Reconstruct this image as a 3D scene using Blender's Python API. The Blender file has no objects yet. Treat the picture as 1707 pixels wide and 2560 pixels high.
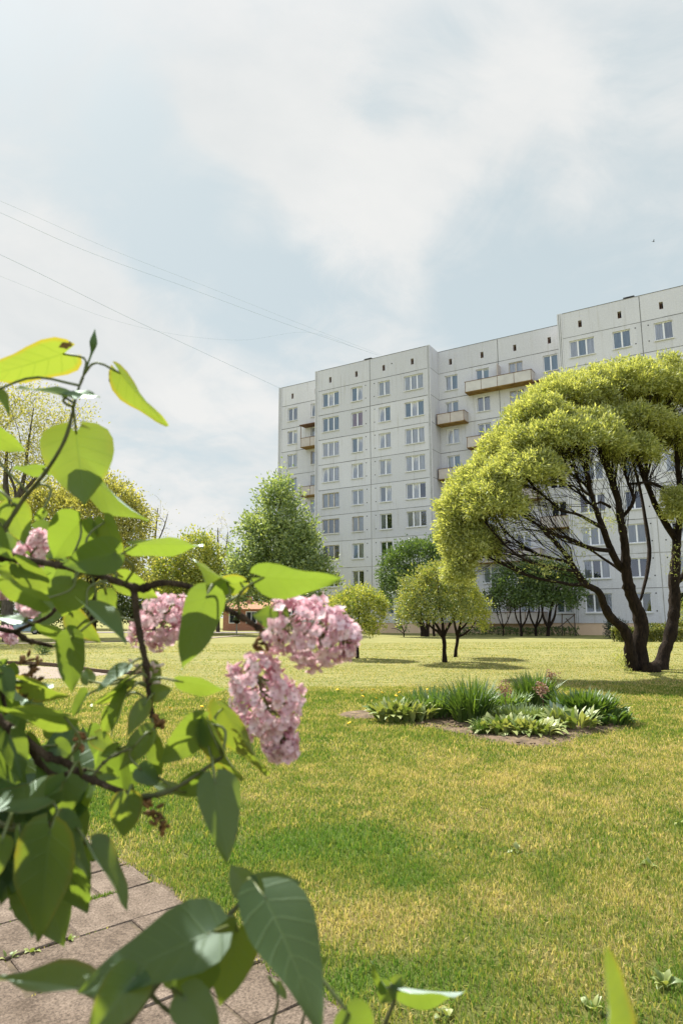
import bpy, math, random
import numpy as np
from mathutils import Vector, Matrix
SC = bpy.context.scene
COL = SC.collection
rng = np.random.default_rng(7)
R = math.radians
# ---------------------------------------------------------------- camera (solved from the facade's vanishing points)
FPX, PT, RL, EYE = 1622.57, R(9.192), R(-0.202), 1.55
BX, BY, BYAW = -2.485, 68.766, R(-31.297)
cam = bpy.data.cameras.new('camera')
cam.sensor_fit = 'VERTICAL'; cam.sensor_height = 36; cam.lens = FPX / 2560 * 36
cam.clip_start = 0.02; cam.clip_end = 3000
cam.dof.use_dof = True; cam.dof.focus_distance = 22; cam.dof.aperture_fstop = 9.0
co = bpy.data.objects.new('camera', cam); COL.objects.link(co)
_V = Vector((0, -math.sin(PT), math.cos(PT))); _D = Vector((0, math.cos(PT), math.sin(PT))); _X = Vector((1, 0, 0))
_r = _X * math.cos(RL) + _V * math.sin(RL); _u = -_X * math.sin(RL) + _V * math.cos(RL)
m = Matrix.Identity(4)
for i in range(3):
    m[i][0] = _r[i]; m[i][1] = _u[i]; m[i][2] = -_D[i]
m[2][3] = EYE
co.matrix_world = m
SC.camera = co

def ray(px, py):
    a = (px - 853.5) / FPX; b = -(py - 1280) / FPX
    c, s = math.cos(RL), math.sin(RL)
    h = a * c - b * s; v = a * s + b * c
    return np.array([h, math.cos(PT) - v * math.sin(PT), math.sin(PT) + v * math.cos(PT)])
def P(px, py, Y):                      # survey point: photo pixel at distance Y in front of the camera
    r = ray(px, py); q = r * (Y / r[1]); q[2] += EYE
    return q
def G(px, py):                         # survey point on the ground
    r = ray(px, py); q = r * (-EYE / r[2]); q[2] = 0
    return q
def GY(px, Y):                         # ground point at distance Y under photo column px
    q = P(px, 1545, Y); q[2] = 0
    return q

# ---------------------------------------------------------------- materials
def newmat(name):
    mt = bpy.data.materials.new(name); mt.use_nodes = True
    nt = mt.node_tree; nt.nodes.clear()
    return mt, nt
def N(nt, kind, **kw):
    n = nt.nodes.new(kind)
    for k, v in kw.items():
        if k == 'inp':
            for a, b in v.items():
                n.inputs[a].default_value = b
        else:
            setattr(n, k, v)
    return n
def L(nt, a, b): nt.links.new(a, b)
def c4(c): return (c[0], c[1], c[2], 1)
def ramp(nt, fac, stops):
    n = N(nt, 'ShaderNodeValToRGB'); e = n.color_ramp.elements
    while len(e) < len(stops): e.new(0.5)
    for i, (p, c) in enumerate(stops):
        e[i].position = p; e[i].color = c4(c)
    L(nt, fac, n.inputs[0]); return n.outputs[0]
def mixc(nt, fac, a, b, mode='MIX'):
    n = N(nt, 'ShaderNodeMix', data_type='RGBA', blend_type=mode)
    for s, v in ((n.inputs[0], fac), (n.inputs[6], a), (n.inputs[7], b)):
        if isinstance(v, (int, float)): s.default_value = v
        elif isinstance(v, tuple): s.default_value = c4(v)
        else: L(nt, v, s)
    return n.outputs[2]
def mth(nt, op, a, b=0.0, c=None, clamp=False):
    n = N(nt, 'ShaderNodeMath', operation=op, use_clamp=clamp)
    for i, v in enumerate((a, b) if c is None else (a, b, c)):
        if isinstance(v, (int, float)): n.inputs[i].default_value = v
        else: L(nt, v, n.inputs[i])
    return n.outputs[0]
def noise(nt, vec, scale, detail=4, rough=0.55, dist=0.0):
    n = N(nt, 'ShaderNodeTexNoise', inp={'Scale': scale, 'Detail': detail, 'Roughness': rough, 'Distortion': dist})
    if vec is not None: L(nt, vec, n.inputs['Vector'])
    return n.outputs[0]
def mrange(nt, v, a, b, c=0.0, d=1.0, smooth=True):
    n = N(nt, 'ShaderNodeMapRange', interpolation_type='SMOOTHSTEP' if smooth else 'LINEAR')
    L(nt, v, n.inputs[0])
    for i, x in enumerate((a, b, c, d)): n.inputs[1 + i].default_value = x
    return n.outputs[0]
def pm(name, c1, c2, scale=3.0, rough=0.8, bump=0.0, bscale=None, spec=0.3, metal=0.0, detail=6):
    """rough surface whose own colour varies between c1 and c2"""
    mt, nt = newmat(name)
    tc = N(nt, 'ShaderNodeTexCoord').outputs['Object']
    f = noise(nt, tc, scale, detail, 0.6)
    col = ramp(nt, f, [(0.3, c1), (0.7, c2)])
    b = N(nt, 'ShaderNodeBsdfPrincipled', inp={'Roughness': rough, 'Metallic': metal, 'Specular IOR Level': spec})
    L(nt, col, b.inputs['Base Color'])
    if bump:
        bn = N(nt, 'ShaderNodeBump', inp={'Strength': bump, 'Distance': 0.02})
        L(nt, noise(nt, tc, bscale or scale * 8, 5, 0.65), bn.inputs['Height']); L(nt, bn.outputs[0], b.inputs['Normal'])
    o = N(nt, 'ShaderNodeOutputMaterial'); L(nt, b.outputs[0], o.inputs[0])
    return mt
def leafmat(name, ca, cb, trans=0.45, tboost=2.2, tint=(1.0, 0.95, 0.45), gloss=0.06, grough=0.5, attr=None):
    """leaf: diffuse + light passing through + a little sheen, colour varies leaf by leaf"""
    mt, nt = newmat(name)
    ge = N(nt, 'ShaderNodeNewGeometry')
    rnd = ge.outputs['Random Per Island']
    tc = N(nt, 'ShaderNodeTexCoord').outputs['Object']
    big = noise(nt, tc, 0.7, 2)
    f = mth(nt, 'ADD', mth(nt, 'MULTIPLY', rnd, 0.65), mth(nt, 'MULTIPLY', big, 0.35))
    col = ramp(nt, f, [(0.15, ca), (0.8, cb)])
    tcol = mixc(nt, 1.0, col, tuple(min(1.0, tboost * t) for t in tint), 'MULTIPLY') if tboost <= 1 else None
    if tcol is None:
        vm = N(nt, 'ShaderNodeVectorMath', operation='MULTIPLY'); L(nt, col, vm.inputs[0])
        vm.inputs[1].default_value = tuple(tboost * t for t in tint); tcol = vm.outputs[0]
    d = N(nt, 'ShaderNodeBsdfDiffuse'); L(nt, col, d.inputs[0])
    t = N(nt, 'ShaderNodeBsdfTranslucent'); L(nt, tcol, t.inputs[0])
    mx = N(nt, 'ShaderNodeMixShader', inp={0: trans}); L(nt, d.outputs[0], mx.inputs[1]); L(nt, t.outputs[0], mx.inputs[2])
    g = N(nt, 'ShaderNodeBsdfGlossy', inp={'Roughness': grough, 'Color': (0.9, 0.95, 0.9, 1)})
    m2 = N(nt, 'ShaderNodeMixShader', inp={0: gloss}); L(nt, mx.outputs[0], m2.inputs[1]); L(nt, g.outputs[0], m2.inputs[2])
    o = N(nt, 'ShaderNodeOutputMaterial'); L(nt, m2.outputs[0], o.inputs[0])
    return mt

# ---------------------------------------------------------------- objects
def tag(o, label=None, cat=None, group=None, kind=None):
    if label: o['label'] = label
    if cat: o['category'] = cat
    if group: o['group'] = group
    if kind: o['kind'] = kind
    return o
def link(name, data, parent=None):
    o = bpy.data.objects.new(name, data); COL.objects.link(o)
    if parent is not None: o.parent = parent
    return o
def thing(name, label, cat, loc=(0, 0, 0), rz=0.0, group=None):
    o = link(name, None); o.location = tuple(loc); o.rotation_euler = (0, 0, rz)
    o.empty_display_size = 0.2
    return tag(o, label, cat, group)
def fastmesh(name, verts, faces, mats, mi=None, smooth=False, attrs=None, uv=None):
    """verts (n,3); faces: list of int arrays (k,3) / (k,4); mi: list of arrays parallel to faces"""
    me = bpy.data.meshes.new(name)
    verts = np.asarray(verts, np.float32).reshape(-1, 3)
    faces = [np.asarray(f, np.int32) for f in faces if len(f)]
    me.vertices.add(len(verts)); me.vertices.foreach_set('co', verts.ravel())
    loops = np.concatenate([f.ravel() for f in faces]); cnt = np.concatenate([np.full(len(f), f.shape[1], np.int32) for f in faces])
    st = np.concatenate([[0], np.cumsum(cnt)[:-1]]).astype(np.int32)
    me.loops.add(len(loops)); me.loops.foreach_set('vertex_index', loops)
    me.polygons.add(len(cnt)); me.polygons.foreach_set('loop_start', st)
    for mt in (mats if isinstance(mats, (list, tuple)) else [mats]): me.materials.append(mt)
    if mi is not None: me.polygons.foreach_set('material_index', np.concatenate([np.asarray(x, np.int32) for x in mi if len(x)]))
    me.update(calc_edges=True)
    me.polygons.foreach_set('use_smooth', np.full(len(cnt), smooth))
    if attrs:
        for k, v in attrs.items():
            a = me.attributes.new(k, 'FLOAT', 'POINT'); a.data.foreach_set('value', np.asarray(v, np.float32))
    if uv is not None:
        l = me.uv_layers.new(name='UVMap'); l.data.foreach_set('uv', np.asarray(uv, np.float32)[loops].ravel())
    me.validate(); return me
class MB:
    def __init__(s): s.v = []; s.q = []; s.t = []; s.qm = []; s.tm = []; s.n = 0
    def add(s, v, q=(), t=(), mi=0):
        b = s.n
        for x in v: s.v.append(tuple(x))
        s.n += len(v)
        for f in q: s.q.append([b + i for i in f]); s.qm.append(mi)
        for f in t: s.t.append([b + i for i in f]); s.tm.append(mi)
    def box(s, x0, x1, y0, y1, z0, z1, mi=0):
        v = [(x0, y0, z0), (x1, y0, z0), (x1, y1, z0), (x0, y1, z0), (x0, y0, z1), (x1, y0, z1), (x1, y1, z1), (x0, y1, z1)]
        s.add(v, [(0, 3, 2, 1), (4, 5, 6, 7), (0, 1, 5, 4), (1, 2, 6, 5), (2, 3, 7, 6), (3, 0, 4, 7)], mi=mi)
    def bar(s, a, b, w, h=None, mi=0):
        a = np.array(a, float); b = np.array(b, float); d = b - a; d /= np.linalg.norm(d)
        up = np.array([0, 0, 1.]) if abs(d[2]) < 0.9 else np.array([1., 0, 0])
        x = np.cross(d, up); x /= np.linalg.norm(x); y = np.cross(x, d); h = h or w
        v = [p + x * i * w / 2 + y * j * h / 2 for p in (a, b) for i, j in ((-1, -1), (1, -1), (1, 1), (-1, 1))]
        s.add(v, [(0, 1, 2, 3), (7, 6, 5, 4), (0, 4, 5, 1), (1, 5, 6, 2), (2, 6, 7, 3), (3, 7, 4, 0)], mi=mi)
    def quad(s, a, b, c, d, mi=0): s.add([a, b, c, d], [(0, 1, 2, 3)], mi=mi)
    def tube(s, pts, rad, k=8, mi=0, cap=True, wob=0.0, seed=0):
        pts = np.asarray(pts, float); n = len(pts)
        rad = np.full(n, rad, float) if np.isscalar(rad) else np.asarray(rad, float)
        tg = np.gradient(pts, axis=0); tg /= np.linalg.norm(tg, axis=1)[:, None] + 1e-12
        up = np.array([0.31, 0.2, 0.93]); x = np.cross(tg[0], up); x /= np.linalg.norm(x)
        rg = np.random.default_rng(seed); vs = []
        for i in range(n):
            x = x - tg[i] * (x @ tg[i]); x /= np.linalg.norm(x); y = np.cross(tg[i], x)
            for j in range(k):
                a = 2 * math.pi * j / k
                rr = rad[i] * (1 + (wob * (rg.random() * 2 - 1) if wob else 0))
                vs.append(pts[i] + (x * math.cos(a) + y * math.sin(a)) * rr)
        q = [(i * k + j, i * k + (j + 1) % k, (i + 1) * k + (j + 1) % k, (i + 1) * k + j) for i in range(n - 1) for j in range(k)]
        t = []
        if cap:
            vs.append(pts[-1]); vs.append(pts[0]); e = n * k
            t = [((n - 1) * k + j, (n - 1) * k + (j + 1) % k, e) for j in range(k)] + [((j + 1) % k, j, e + 1) for j in range(k)]
        s.add(vs, q, t, mi)
    def sph(s, c, r, mi=0, nu=8, nv=5):
        c = np.array(c, float); r = np.array([r] * 3 if np.isscalar(r) else r, float)
        v = [c + r * np.array([math.sin(math.pi * (i + 0.0) / nv) * math.cos(2 * math.pi * j / nu), math.sin(math.pi * i / nv) * math.sin(2 * math.pi * j / nu), math.cos(math.pi * i / nv)]) for i in range(nv + 1) for j in range(nu)]
        s.add(v, [(i * nu + j, (i + 1) * nu + j, (i + 1) * nu + (j + 1) % nu, i * nu + (j + 1) % nu) for i in range(nv) for j in range(nu)], mi=mi)
    def mesh(s, name, mats, smooth=False):
        return fastmesh(name, s.v, [s.q, s.t], mats, [s.qm, s.tm], smooth)
    def build(s, name, mats, parent=None, smooth=False):
        return link(name, s.mesh(name, mats, smooth), parent)

def spline(pts, n):
    """Catmull-Rom through pts"""
    p = np.asarray(pts, float); h = np.maximum(np.linalg.norm(np.diff(p, axis=0), axis=1), 1e-9); m_ = len(h)
    sl_ = np.diff(p, axis=0) / h[:, None]; T = np.empty_like(p); T[0] = sl_[0]; T[-1] = sl_[-1]
    for i in range(1, m_): T[i] = (sl_[i - 1] * h[i] + sl_[i] * h[i - 1]) / (h[i] + h[i - 1])
    out = []
    for t in np.linspace(0, m_ - 1e-9, n):
        i = int(t); f = t - i; f2, f3 = f * f, f ** 3
        out.append((2 * f3 - 3 * f2 + 1) * p[i] + (f3 - 2 * f2 + f) * h[i] * T[i] + (3 * f2 - 2 * f3) * p[i + 1] + (f3 - f2) * h[i] * T[i + 1])
    return np.array(out)
_vt = {}
def vn(x, y, s, seed=0):
    """smooth value noise 0..1 at wavelength s"""
    if seed not in _vt: _vt[seed] = np.random.default_rng(1000 + seed).random((64, 64))
    T = _vt[seed]; x = np.asarray(x, float) / s; y = np.asarray(y, float) / s
    i = np.floor(x).astype(int); j = np.floor(y).astype(int); f = x - i; g = y - j
    f = f * f * (3 - 2 * f); g = g * g * (3 - 2 * g)
    a = lambda u, v: T[u % 64, v % 64]
    return (a(i, j) * (1 - f) + a(i + 1, j) * f) * (1 - g) + (a(i, j + 1) * (1 - f) + a(i + 1, j + 1) * f) * g
def fbm(x, y, s, seed=0):
    return (vn(x, y, s, seed) * 4 + vn(x, y, s / 2.1, seed + 1) * 2 + vn(x, y, s / 4.3, seed + 2)) / 7
# ---------------------------------------------------------------- sun, sky, exposure
SUN_AZ, SUN_EL = R(56), R(52)            # azimuth measured from the left (-x) towards ahead (+y)
SUNV = Vector((-math.cos(SUN_AZ) * math.cos(SUN_EL), math.sin(SUN_AZ) * math.cos(SUN_EL), math.sin(SUN_EL)))
sl = bpy.data.lights.new('sun', 'SUN'); sl.energy = 5.0; sl.angle = R(0.5); sl.color = (1.0, 0.95, 0.86)
so = link('sun', sl); so.rotation_euler = SUNV.to_track_quat('Z', 'Y').to_euler(); so.location = (0, 0, 60)
W = bpy.data.worlds.new('World'); SC.world = W; W.use_nodes = True
nt = W.node_tree; nt.nodes.clear()
sky = N(nt, 'ShaderNodeTexSky', sky_type='NISHITA', sun_disc=False, sun_elevation=SUN_EL, air_density=1.0, dust_density=1.5, ozone_density=1.0)
sky.sun_rotation = math.atan2(SUNV.x, SUNV.y)
tc = N(nt, 'ShaderNodeTexCoord').outputs['Generated']
sp = N(nt, 'ShaderNodeSeparateXYZ'); L(nt, tc, sp.inputs[0])
den = mth(nt, 'ADD', mth(nt, 'MAXIMUM', sp.outputs[2], 0.0), 0.22)
cb = N(nt, 'ShaderNodeCombineXYZ'); L(nt, mth(nt, 'DIVIDE', sp.outputs[0], den), cb.inputs[0]); L(nt, mth(nt, 'DIVIDE', sp.outputs[1], den), cb.inputs[1])
n1 = noise(nt, cb.outputs[0], 1.15, 9, 0.58, 0.5)
n2 = noise(nt, cb.outputs[0], 0.55, 4, 0.5)
def lobe(px, py, deg_in, deg_out):
    d = Vector(ray(px, py)).normalized()
    dp = N(nt, 'ShaderNodeVectorMath', operation='DOT_PRODUCT'); L(nt, tc, dp.inputs[0]); dp.inputs[1].default_value = d
    return mrange(nt, dp.outputs['Value'], math.cos(R(deg_out)), math.cos(R(deg_in)))
n3 = noise(nt, cb.outputs[0], 4.6, 8, 0.62, 0.9)
cov = mth(nt, 'ADD', mth(nt, 'ADD', mth(nt, 'MULTIPLY', n1, 1.0), mth(nt, 'MULTIPLY', n2, 0.45)), mth(nt, 'MULTIPLY', mth(nt, 'SUBTRACT', n3, 0.5), 0.50))
for (px, py, a, b, wgt) in [(1420, 690, 2, 13, -0.20), (1150, 700, 2, 10, -0.16), (560, 640, 2, 9, -0.20), (380, 480, 2, 8, -0.14), (760, 760, 2, 9, -0.18), (60, 330, 3, 12, -0.04), (1050, 230, 1, 6, -0.13), (880, 350, 1, 5, -0.13), (1500, 220, 1, 6, -0.06),
                            (640, 380, 2, 9, 0.16), (900, 500, 2, 8, 0.16), (1250, 420, 2, 11, 0.14), (750, 60, 3, 14, 0.12), (130, 720, 2, 7, 0.16), (300, 900, 2, 8, 0.14), (60, 900, 2, 7, 0.14)]:
    cov = mth(nt, 'ADD', cov, mth(nt, 'MULTIPLY', lobe(px, py, a, b), wgt))
cover = mrange(nt, cov, 0.46, 0.86)
skc = N(nt, 'ShaderNodeVectorMath', operation='SCALE'); L(nt, sky.outputs[0], skc.inputs[0]); skc.inputs['Scale'].default_value = 0.085
veil = mixc(nt, 0.90, skc.outputs[0], (0.306, 0.352, 0.362))       # thin high cloud over the blue
cloudc = ramp(nt, n1, [(0.34, (0.365, 0.382, 0.386)), (0.58, (0.435, 0.438, 0.432))])
skyc = mixc(nt, cover, veil, cloudc)
# unseen sky behind the camera, brightened and tinted blue to light the shaded facade
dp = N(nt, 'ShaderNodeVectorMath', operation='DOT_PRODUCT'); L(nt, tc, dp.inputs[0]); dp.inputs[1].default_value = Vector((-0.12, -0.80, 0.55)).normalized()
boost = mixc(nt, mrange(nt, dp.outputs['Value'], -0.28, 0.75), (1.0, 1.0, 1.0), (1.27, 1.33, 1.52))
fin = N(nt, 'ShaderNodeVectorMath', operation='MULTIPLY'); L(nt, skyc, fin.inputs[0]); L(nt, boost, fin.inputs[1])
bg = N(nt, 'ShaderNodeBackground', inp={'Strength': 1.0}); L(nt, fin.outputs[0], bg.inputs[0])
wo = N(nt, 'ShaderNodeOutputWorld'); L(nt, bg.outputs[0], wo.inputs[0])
vs = SC.view_settings; vs.view_transform = 'Standard'; vs.look = 'None'; vs.gamma = 1.0; vs.use_curve_mapping = False; vs.exposure = 1.0
SC.render.film_transparent = False
cy = SC.cycles
cy.max_bounces = 8; cy.diffuse_bounces = 4; cy.glossy_bounces = 3; cy.transmission_bounces = 6; cy.transparent_max_bounces = 12
cy.use_denoising = True
# ---------------------------------------------------------------- lawn, path, bed, far pavement
PD = np.array([-0.65, 0.76]); PD /= np.linalg.norm(PD); PN = np.array([PD[1], -PD[0]]); PE = 1.835   # slab path: along, across, edge
def path_t(x, y): return x * PN[0] + y * PN[1] * 1.0
def pt_ac(x, y):
    return x * 0.76 + y * 0.65
def pt_al(x, y): return -x * 0.65 + y * 0.76
BEDC = np.array([2.45, 9.55])
BEDPOLY = np.array([(0.75, 10.35), (0.95, 9.75), (1.45, 9.05), (1.8, 8.45), (2.15, 8.05), (2.55, 8.02), (3.0, 8.55), (3.6, 9.1), (4.45, 9.75), (4.2, 10.2), (3.6, 10.9), (3.0, 11.3), (2.0, 11.2), (1.2, 10.9)])
def inpoly(x, y, poly):
    x = np.asarray(x); y = np.asarray(y); ins = np.zeros(x.shape, bool); n = len(poly)
    for i in range(n):
        x0, y0 = poly[i]; x1, y1 = poly[(i + 1) % n]
        c = ((y0 > y) != (y1 > y)) & (x < (x1 - x0) * (y - y0) / (y1 - y0 + 1e-12) + x0)
        ins ^= c
    return ins
def gz(x, y):
    """gentle unevenness of the lawn"""
    x = np.asarray(x, float); y = np.asarray(y, float)
    far = np.clip((y - 16) / 8, 0, 1) * np.clip((60 - y) / 10, 0, 1)
    return (fbm(x, y, 5.0, 40) - 0.5) * 0.10 * far + 0.09 * np.exp(-((y - 29 - 0.12 * x) / 1.6) ** 2) * far - 0.05 * np.exp(-((y - 26.5 - 0.12 * x) / 0.9) ** 2) * far
def lush(x, y):
    """0 = dry straw-coloured turf, 1 = deep green clover"""
    x = np.asarray(x, float); y = np.asarray(y, float)
    wx = x + (fbm(x, y, 0.9, 3) - 0.5) * 1.0; wy = y + (fbm(x, y, 0.9, 9) - 0.5) * 1.0
    g = lambda cx, cy, rx, ry, a: a * np.exp(-(((wx - cx) / rx) ** 2 + ((wy - cy) / ry) ** 2) ** 1.5)
    v = 0.405 + (fbm(x, y, 1.7, 5) - 0.5) * 0.34 + (fbm(x, y, 0.5, 35) - 0.5) * 0.30 + (vn(x, y, 0.32, 6) - 0.5) * 0.40 + (vn(x, y, 0.12, 16) - 0.5) * 0.40
    v = v + g(0.05, 4.80, 0.62, 0.46, 0.62) + g(-0.75, 4.6, 0.5, 0.5, 0.30) + g(0.62, 4.25, 0.45, 0.30, 0.30) + g(-0.45, 4.0, 0.3, 0.3, 0.3) + g(0.35, 3.0, 0.5, 0.25, 0.5) + g(1.5, 2.9, 0.5, 0.25, 0.45) + g(-1.9, 6.0, 1.1, 0.9, 0.35)
    v = v + g(-1.0, 9.5, 2.2, 2.6, 0.14) + g(1.0, 13.0, 2.5, 1.1, 0.22) - g(2.6, 6.5, 1.9, 1.4, 0.16) - g(0.1, 3.75, 0.6, 0.35, 0.20) - g(0.9, 7.2, 0.9, 0.8, 0.15)
    return np.clip(v, 0, 1)
xs = np.unique(np.round(np.concatenate([-np.geomspace(26, 900, 14)[::-1], np.arange(-26, -7, 0.75), np.arange(-7, 9, 0.16), np.arange(9, 30, 0.75), np.geomspace(30, 900, 14)]), 3))
ys = np.unique(np.round(np.concatenate([-np.geomspace(4, 300, 8)[::-1], np.arange(-3, 2, 0.5), np.arange(2, 15, 0.16), np.arange(15, 62, 0.4), np.geomspace(63, 1500, 16)]), 3))
gx, gy = np.meshgrid(xs, ys, indexing='xy'); zz = gz(gx, gy)
nx, ny = len(xs), len(ys)
idx = np.arange(nx * ny).reshape(ny, nx)
quads = np.stack([idx[:-1, :-1], idx[:-1, 1:], idx[1:, 1:], idx[1:, :-1]], -1).reshape(-1, 4)
mt, nt = newmat('turf')
tcx = N(nt, 'ShaderNodeTexCoord').outputs['Object']
at = N(nt, 'ShaderNodeAttribute', attribute_name='lush').outputs['Fac']
am = N(nt, 'ShaderNodeAttribute', attribute_name='mown').outputs['Fac']
fine = noise(nt, tcx, 55, 5, 0.7); mid = noise(nt, tcx, 2.2, 5, 0.65)
# anisotropic streaks of cut grass on the mown part
mp = N(nt, 'ShaderNodeMapping'); mp.inputs['Scale'].default_value = (0.55, 2.6, 1); L(nt, tcx, mp.inputs[0])
strk = noise(nt, mp.outputs[0], 1.6, 7, 0.68, 0.6)
near = mixc(nt, at, ramp(nt, fine, [(0.3, (0.13, 0.10, 0.035)), (0.7, (0.33, 0.26, 0.10))]), ramp(nt, fine, [(0.3, (0.05, 0.085, 0.016)), (0.7, (0.13, 0.20, 0.04))]))
mown = mixc(nt, mrange(nt, strk, 0.36, 0.66), (0.145, 0.160, 0.048), (0.315, 0.290, 0.118))
mown = mixc(nt, mth(nt, 'MULTIPLY', mrange(nt, mid, 0.42, 0.66), 0.45), mown, (0.19, 0.205, 0.060))
mown = mixc(nt, mth(nt, 'MULTIPLY', mrange(nt, noise(nt, mp.outputs[0], 7, 6, 0.7), 0.62, 0.70), 0.6), mown, (0.07, 0.062, 0.02))
mown = mixc(nt, mth(nt, 'MULTIPLY', fine, 0.35), mown, (0.36, 0.32, 0.13))
colr = mixc(nt, am, near, mown)
b = N(nt, 'ShaderNodeBsdfPrincipled', inp={'Roughness': 0.95, 'Specular IOR Level': 0.1}); L(nt, colr, b.inputs['Base Color'])
bn = N(nt, 'ShaderNodeBump', inp={'Strength': 0.9, 'Distance': 0.06}); L(nt, mth(nt, 'ADD', noise(nt, tcx, 9, 8, 0.75), strk), bn.inputs['Height']); L(nt, bn.outputs[0], b.inputs['Normal'])
o = N(nt, 'ShaderNodeOutputMaterial'); L(nt, b.outputs[0], o.inputs[0])
mownv = np.clip((gy - (13.6 + 0.25 * gx + (fbm(gx, gy, 2.0, 77) - 0.5) * 3)) / 1.6, 0, 1)
gv = np.stack([gx, gy, zz], -1).reshape(-1, 3)
lawn = link('lawn', fastmesh('lawn', gv, [quads], mt, smooth=True, attrs={'lush': lush(gx, gy).ravel(), 'mown': mownv.ravel()}))
tag(lawn, kind='structure')

# --- grass blades
def blades(nm, x, y, h, w, lv, mat, parent=None, lean=0.95, seed=1):
    r = np.random.default_rng(seed); n = len(x)
    a = r.random(n) * 2 * math.pi; dx, dy = np.cos(a), np.sin(a)
    le = r.random(n) * lean + 0.05; b_ = r.random(n) * 2 * math.pi
    tx, ty = np.cos(b_) * le * h, np.sin(b_) * le * h
    z0 = gz(x, y) - 0.004
    v = np.empty((n, 5, 3), np.float32)
    v[:, 0] = np.stack([x - dx * w / 2, y - dy * w / 2, z0], -1); v[:, 1] = np.stack([x + dx * w / 2, y + dy * w / 2, z0], -1)
    mx_, my_, mz_ = x + tx * 0.35, y + ty * 0.35, z0 + h * 0.6
    v[:, 2] = np.stack([mx_ + dx * w * 0.42, my_ + dy * w * 0.42, mz_], -1); v[:, 3] = np.stack([mx_ - dx * w * 0.42, my_ - dy * w * 0.42, mz_], -1)
    v[:, 4] = np.stack([x + tx, y + ty, z0 + h * np.sqrt(np.maximum(1 - le ** 2 * 0.6, 0.2))], -1)
    k = np.arange(n)[:, None] * 5
    me = fastmesh(nm, v.reshape(-1, 3), [k + np.array([[0, 1, 2, 3]]), k + np.array([[3, 2, 4]])], mat, attrs={'lush': np.repeat(lv, 5)})
    return link(nm, me, parent)
mt, nt = newmat('grass_blade')
at = N(nt, 'ShaderNodeAttribute', attribute_name='lush').outputs['Fac']
rnd = N(nt, 'ShaderNodeNewGeometry').outputs['Random Per Island']
f = mth(nt, 'ADD', at, mth(nt, 'MULTIPLY', mth(nt, 'SUBTRACT', rnd, 0.5), 1.1))
colr = ramp(nt, f, [(0.0, (0.52, 0.43, 0.21)), (0.15, (0.35, 0.315, 0.11)), (0.36, (0.265, 0.27, 0.066)), (0.64, (0.155, 0.215, 0.047)), (1.0, (0.085, 0.165, 0.030))])
d = N(nt, 'ShaderNodeBsdfDiffuse'); L(nt, colr, d.inputs[0])
t_ = N(nt, 'ShaderNodeBsdfTranslucent')
vm = N(nt, 'ShaderNodeVectorMath', operation='MULTIPLY'); L(nt, colr, vm.inputs[0]); vm.inputs[1].default_value = (1.5, 1.5, 0.8); L(nt, vm.outputs[0], t_.inputs[0])
mx = N(nt, 'ShaderNodeMixShader', inp={0: 0.4}); L(nt, d.outputs[0], mx.inputs[1]); L(nt, t_.outputs[0], mx.inputs[2])
o = N(nt, 'ShaderNodeOutputMaterial'); L(nt, mx.outputs[0], o.inputs[0])
BLADE = mt
def scatter(y0, y1, dens, seed):
    r = np.random.default_rng(seed)
    A = 0.57 * (y1 * y1 - y0 * y0) + (y1 - y0) * 3.6
    n = int(A * dens * 1.25)
    y = np.sqrt(r.random(n) * (y1 * y1 - y0 * y0) + y0 * y0); x = (r.random(n) * 2 - 1) * (0.57 * y + 1.8)
    e = pt_ac(x, y) + (fbm(x, y, 0.35, 21) - 0.5) * 0.30
    keep = (e > PE - 0.05) | (y > 17)
    keep &= ~(inpoly(x, y, BEDC + (BEDPOLY - BEDC) * (0.80 + 0.22 * fbm(BEDPOLY[:, 0], BEDPOLY[:, 1], 0.7, 93))[:, None]) & (r.random(n) > 0.14 + 0.55 * (fbm(x, y, 0.4, 91) > 0.58)))
    keep &= ~((((x - 0.36) / 0.42) ** 2 + ((y - 10.75) / 0.42) ** 2 < 1 + 0.5 * (vn(x, y, 0.2, 8) - 0.5)) & (r.random(n) > 0.08))
    keep &= r.random(n) < 0.55 + 0.55 * fbm(x, y, 0.22, 31) + 0.3 * lush(x, y)
    return x[keep], y[keep], r
gx_, gy_, gh_, gw_ = [], [], [], []
for (y0, y1, dens, hh, ww) in [(2.3, 4.5, 7000, 0.036, 0.0046), (4.5, 7.5, 4300, 0.038, 0.0066), (7.5, 11, 2300, 0.043, 0.0095), (11, 15, 1300, 0.048, 0.013), (15, 22, 300, 0.04, 0.015), (22, 40, 70, 0.045, 0.028)]:
    x, y, r = scatter(y0, y1, dens, int(y0 * 10))
    gx_.append(x); gy_.append(y); gh_.append(hh * (0.5 + 0.9 * r.random(len(x)) ** 1.5) * (0.8 + 0.5 * fbm(x, y, 0.6, 51))); gw_.append(ww * (0.7 + 0.6 * r.random(len(x))))
gx_, gy_, gh_, gw_ = map(np.concatenate, (gx_, gy_, gh_, gw_))
far = np.clip((gy_ - (13.6 + 0.25 * gx_)) / 1.6, 0, 1)
lv = lush(gx_, gy_); lv = lv * (1 - far) + far * (0.12 + 0.38 * fbm(gx_, gy_, 1.2, 61))
gh_ *= (1 - 0.35 * far)
gr = blades('grass', gx_, gy_, gh_, gw_, lv, BLADE, seed=5)
tag(gr, 'short patchy lawn grass, green clover patches among straw coloured turf', 'grass', kind='stuff')

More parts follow.
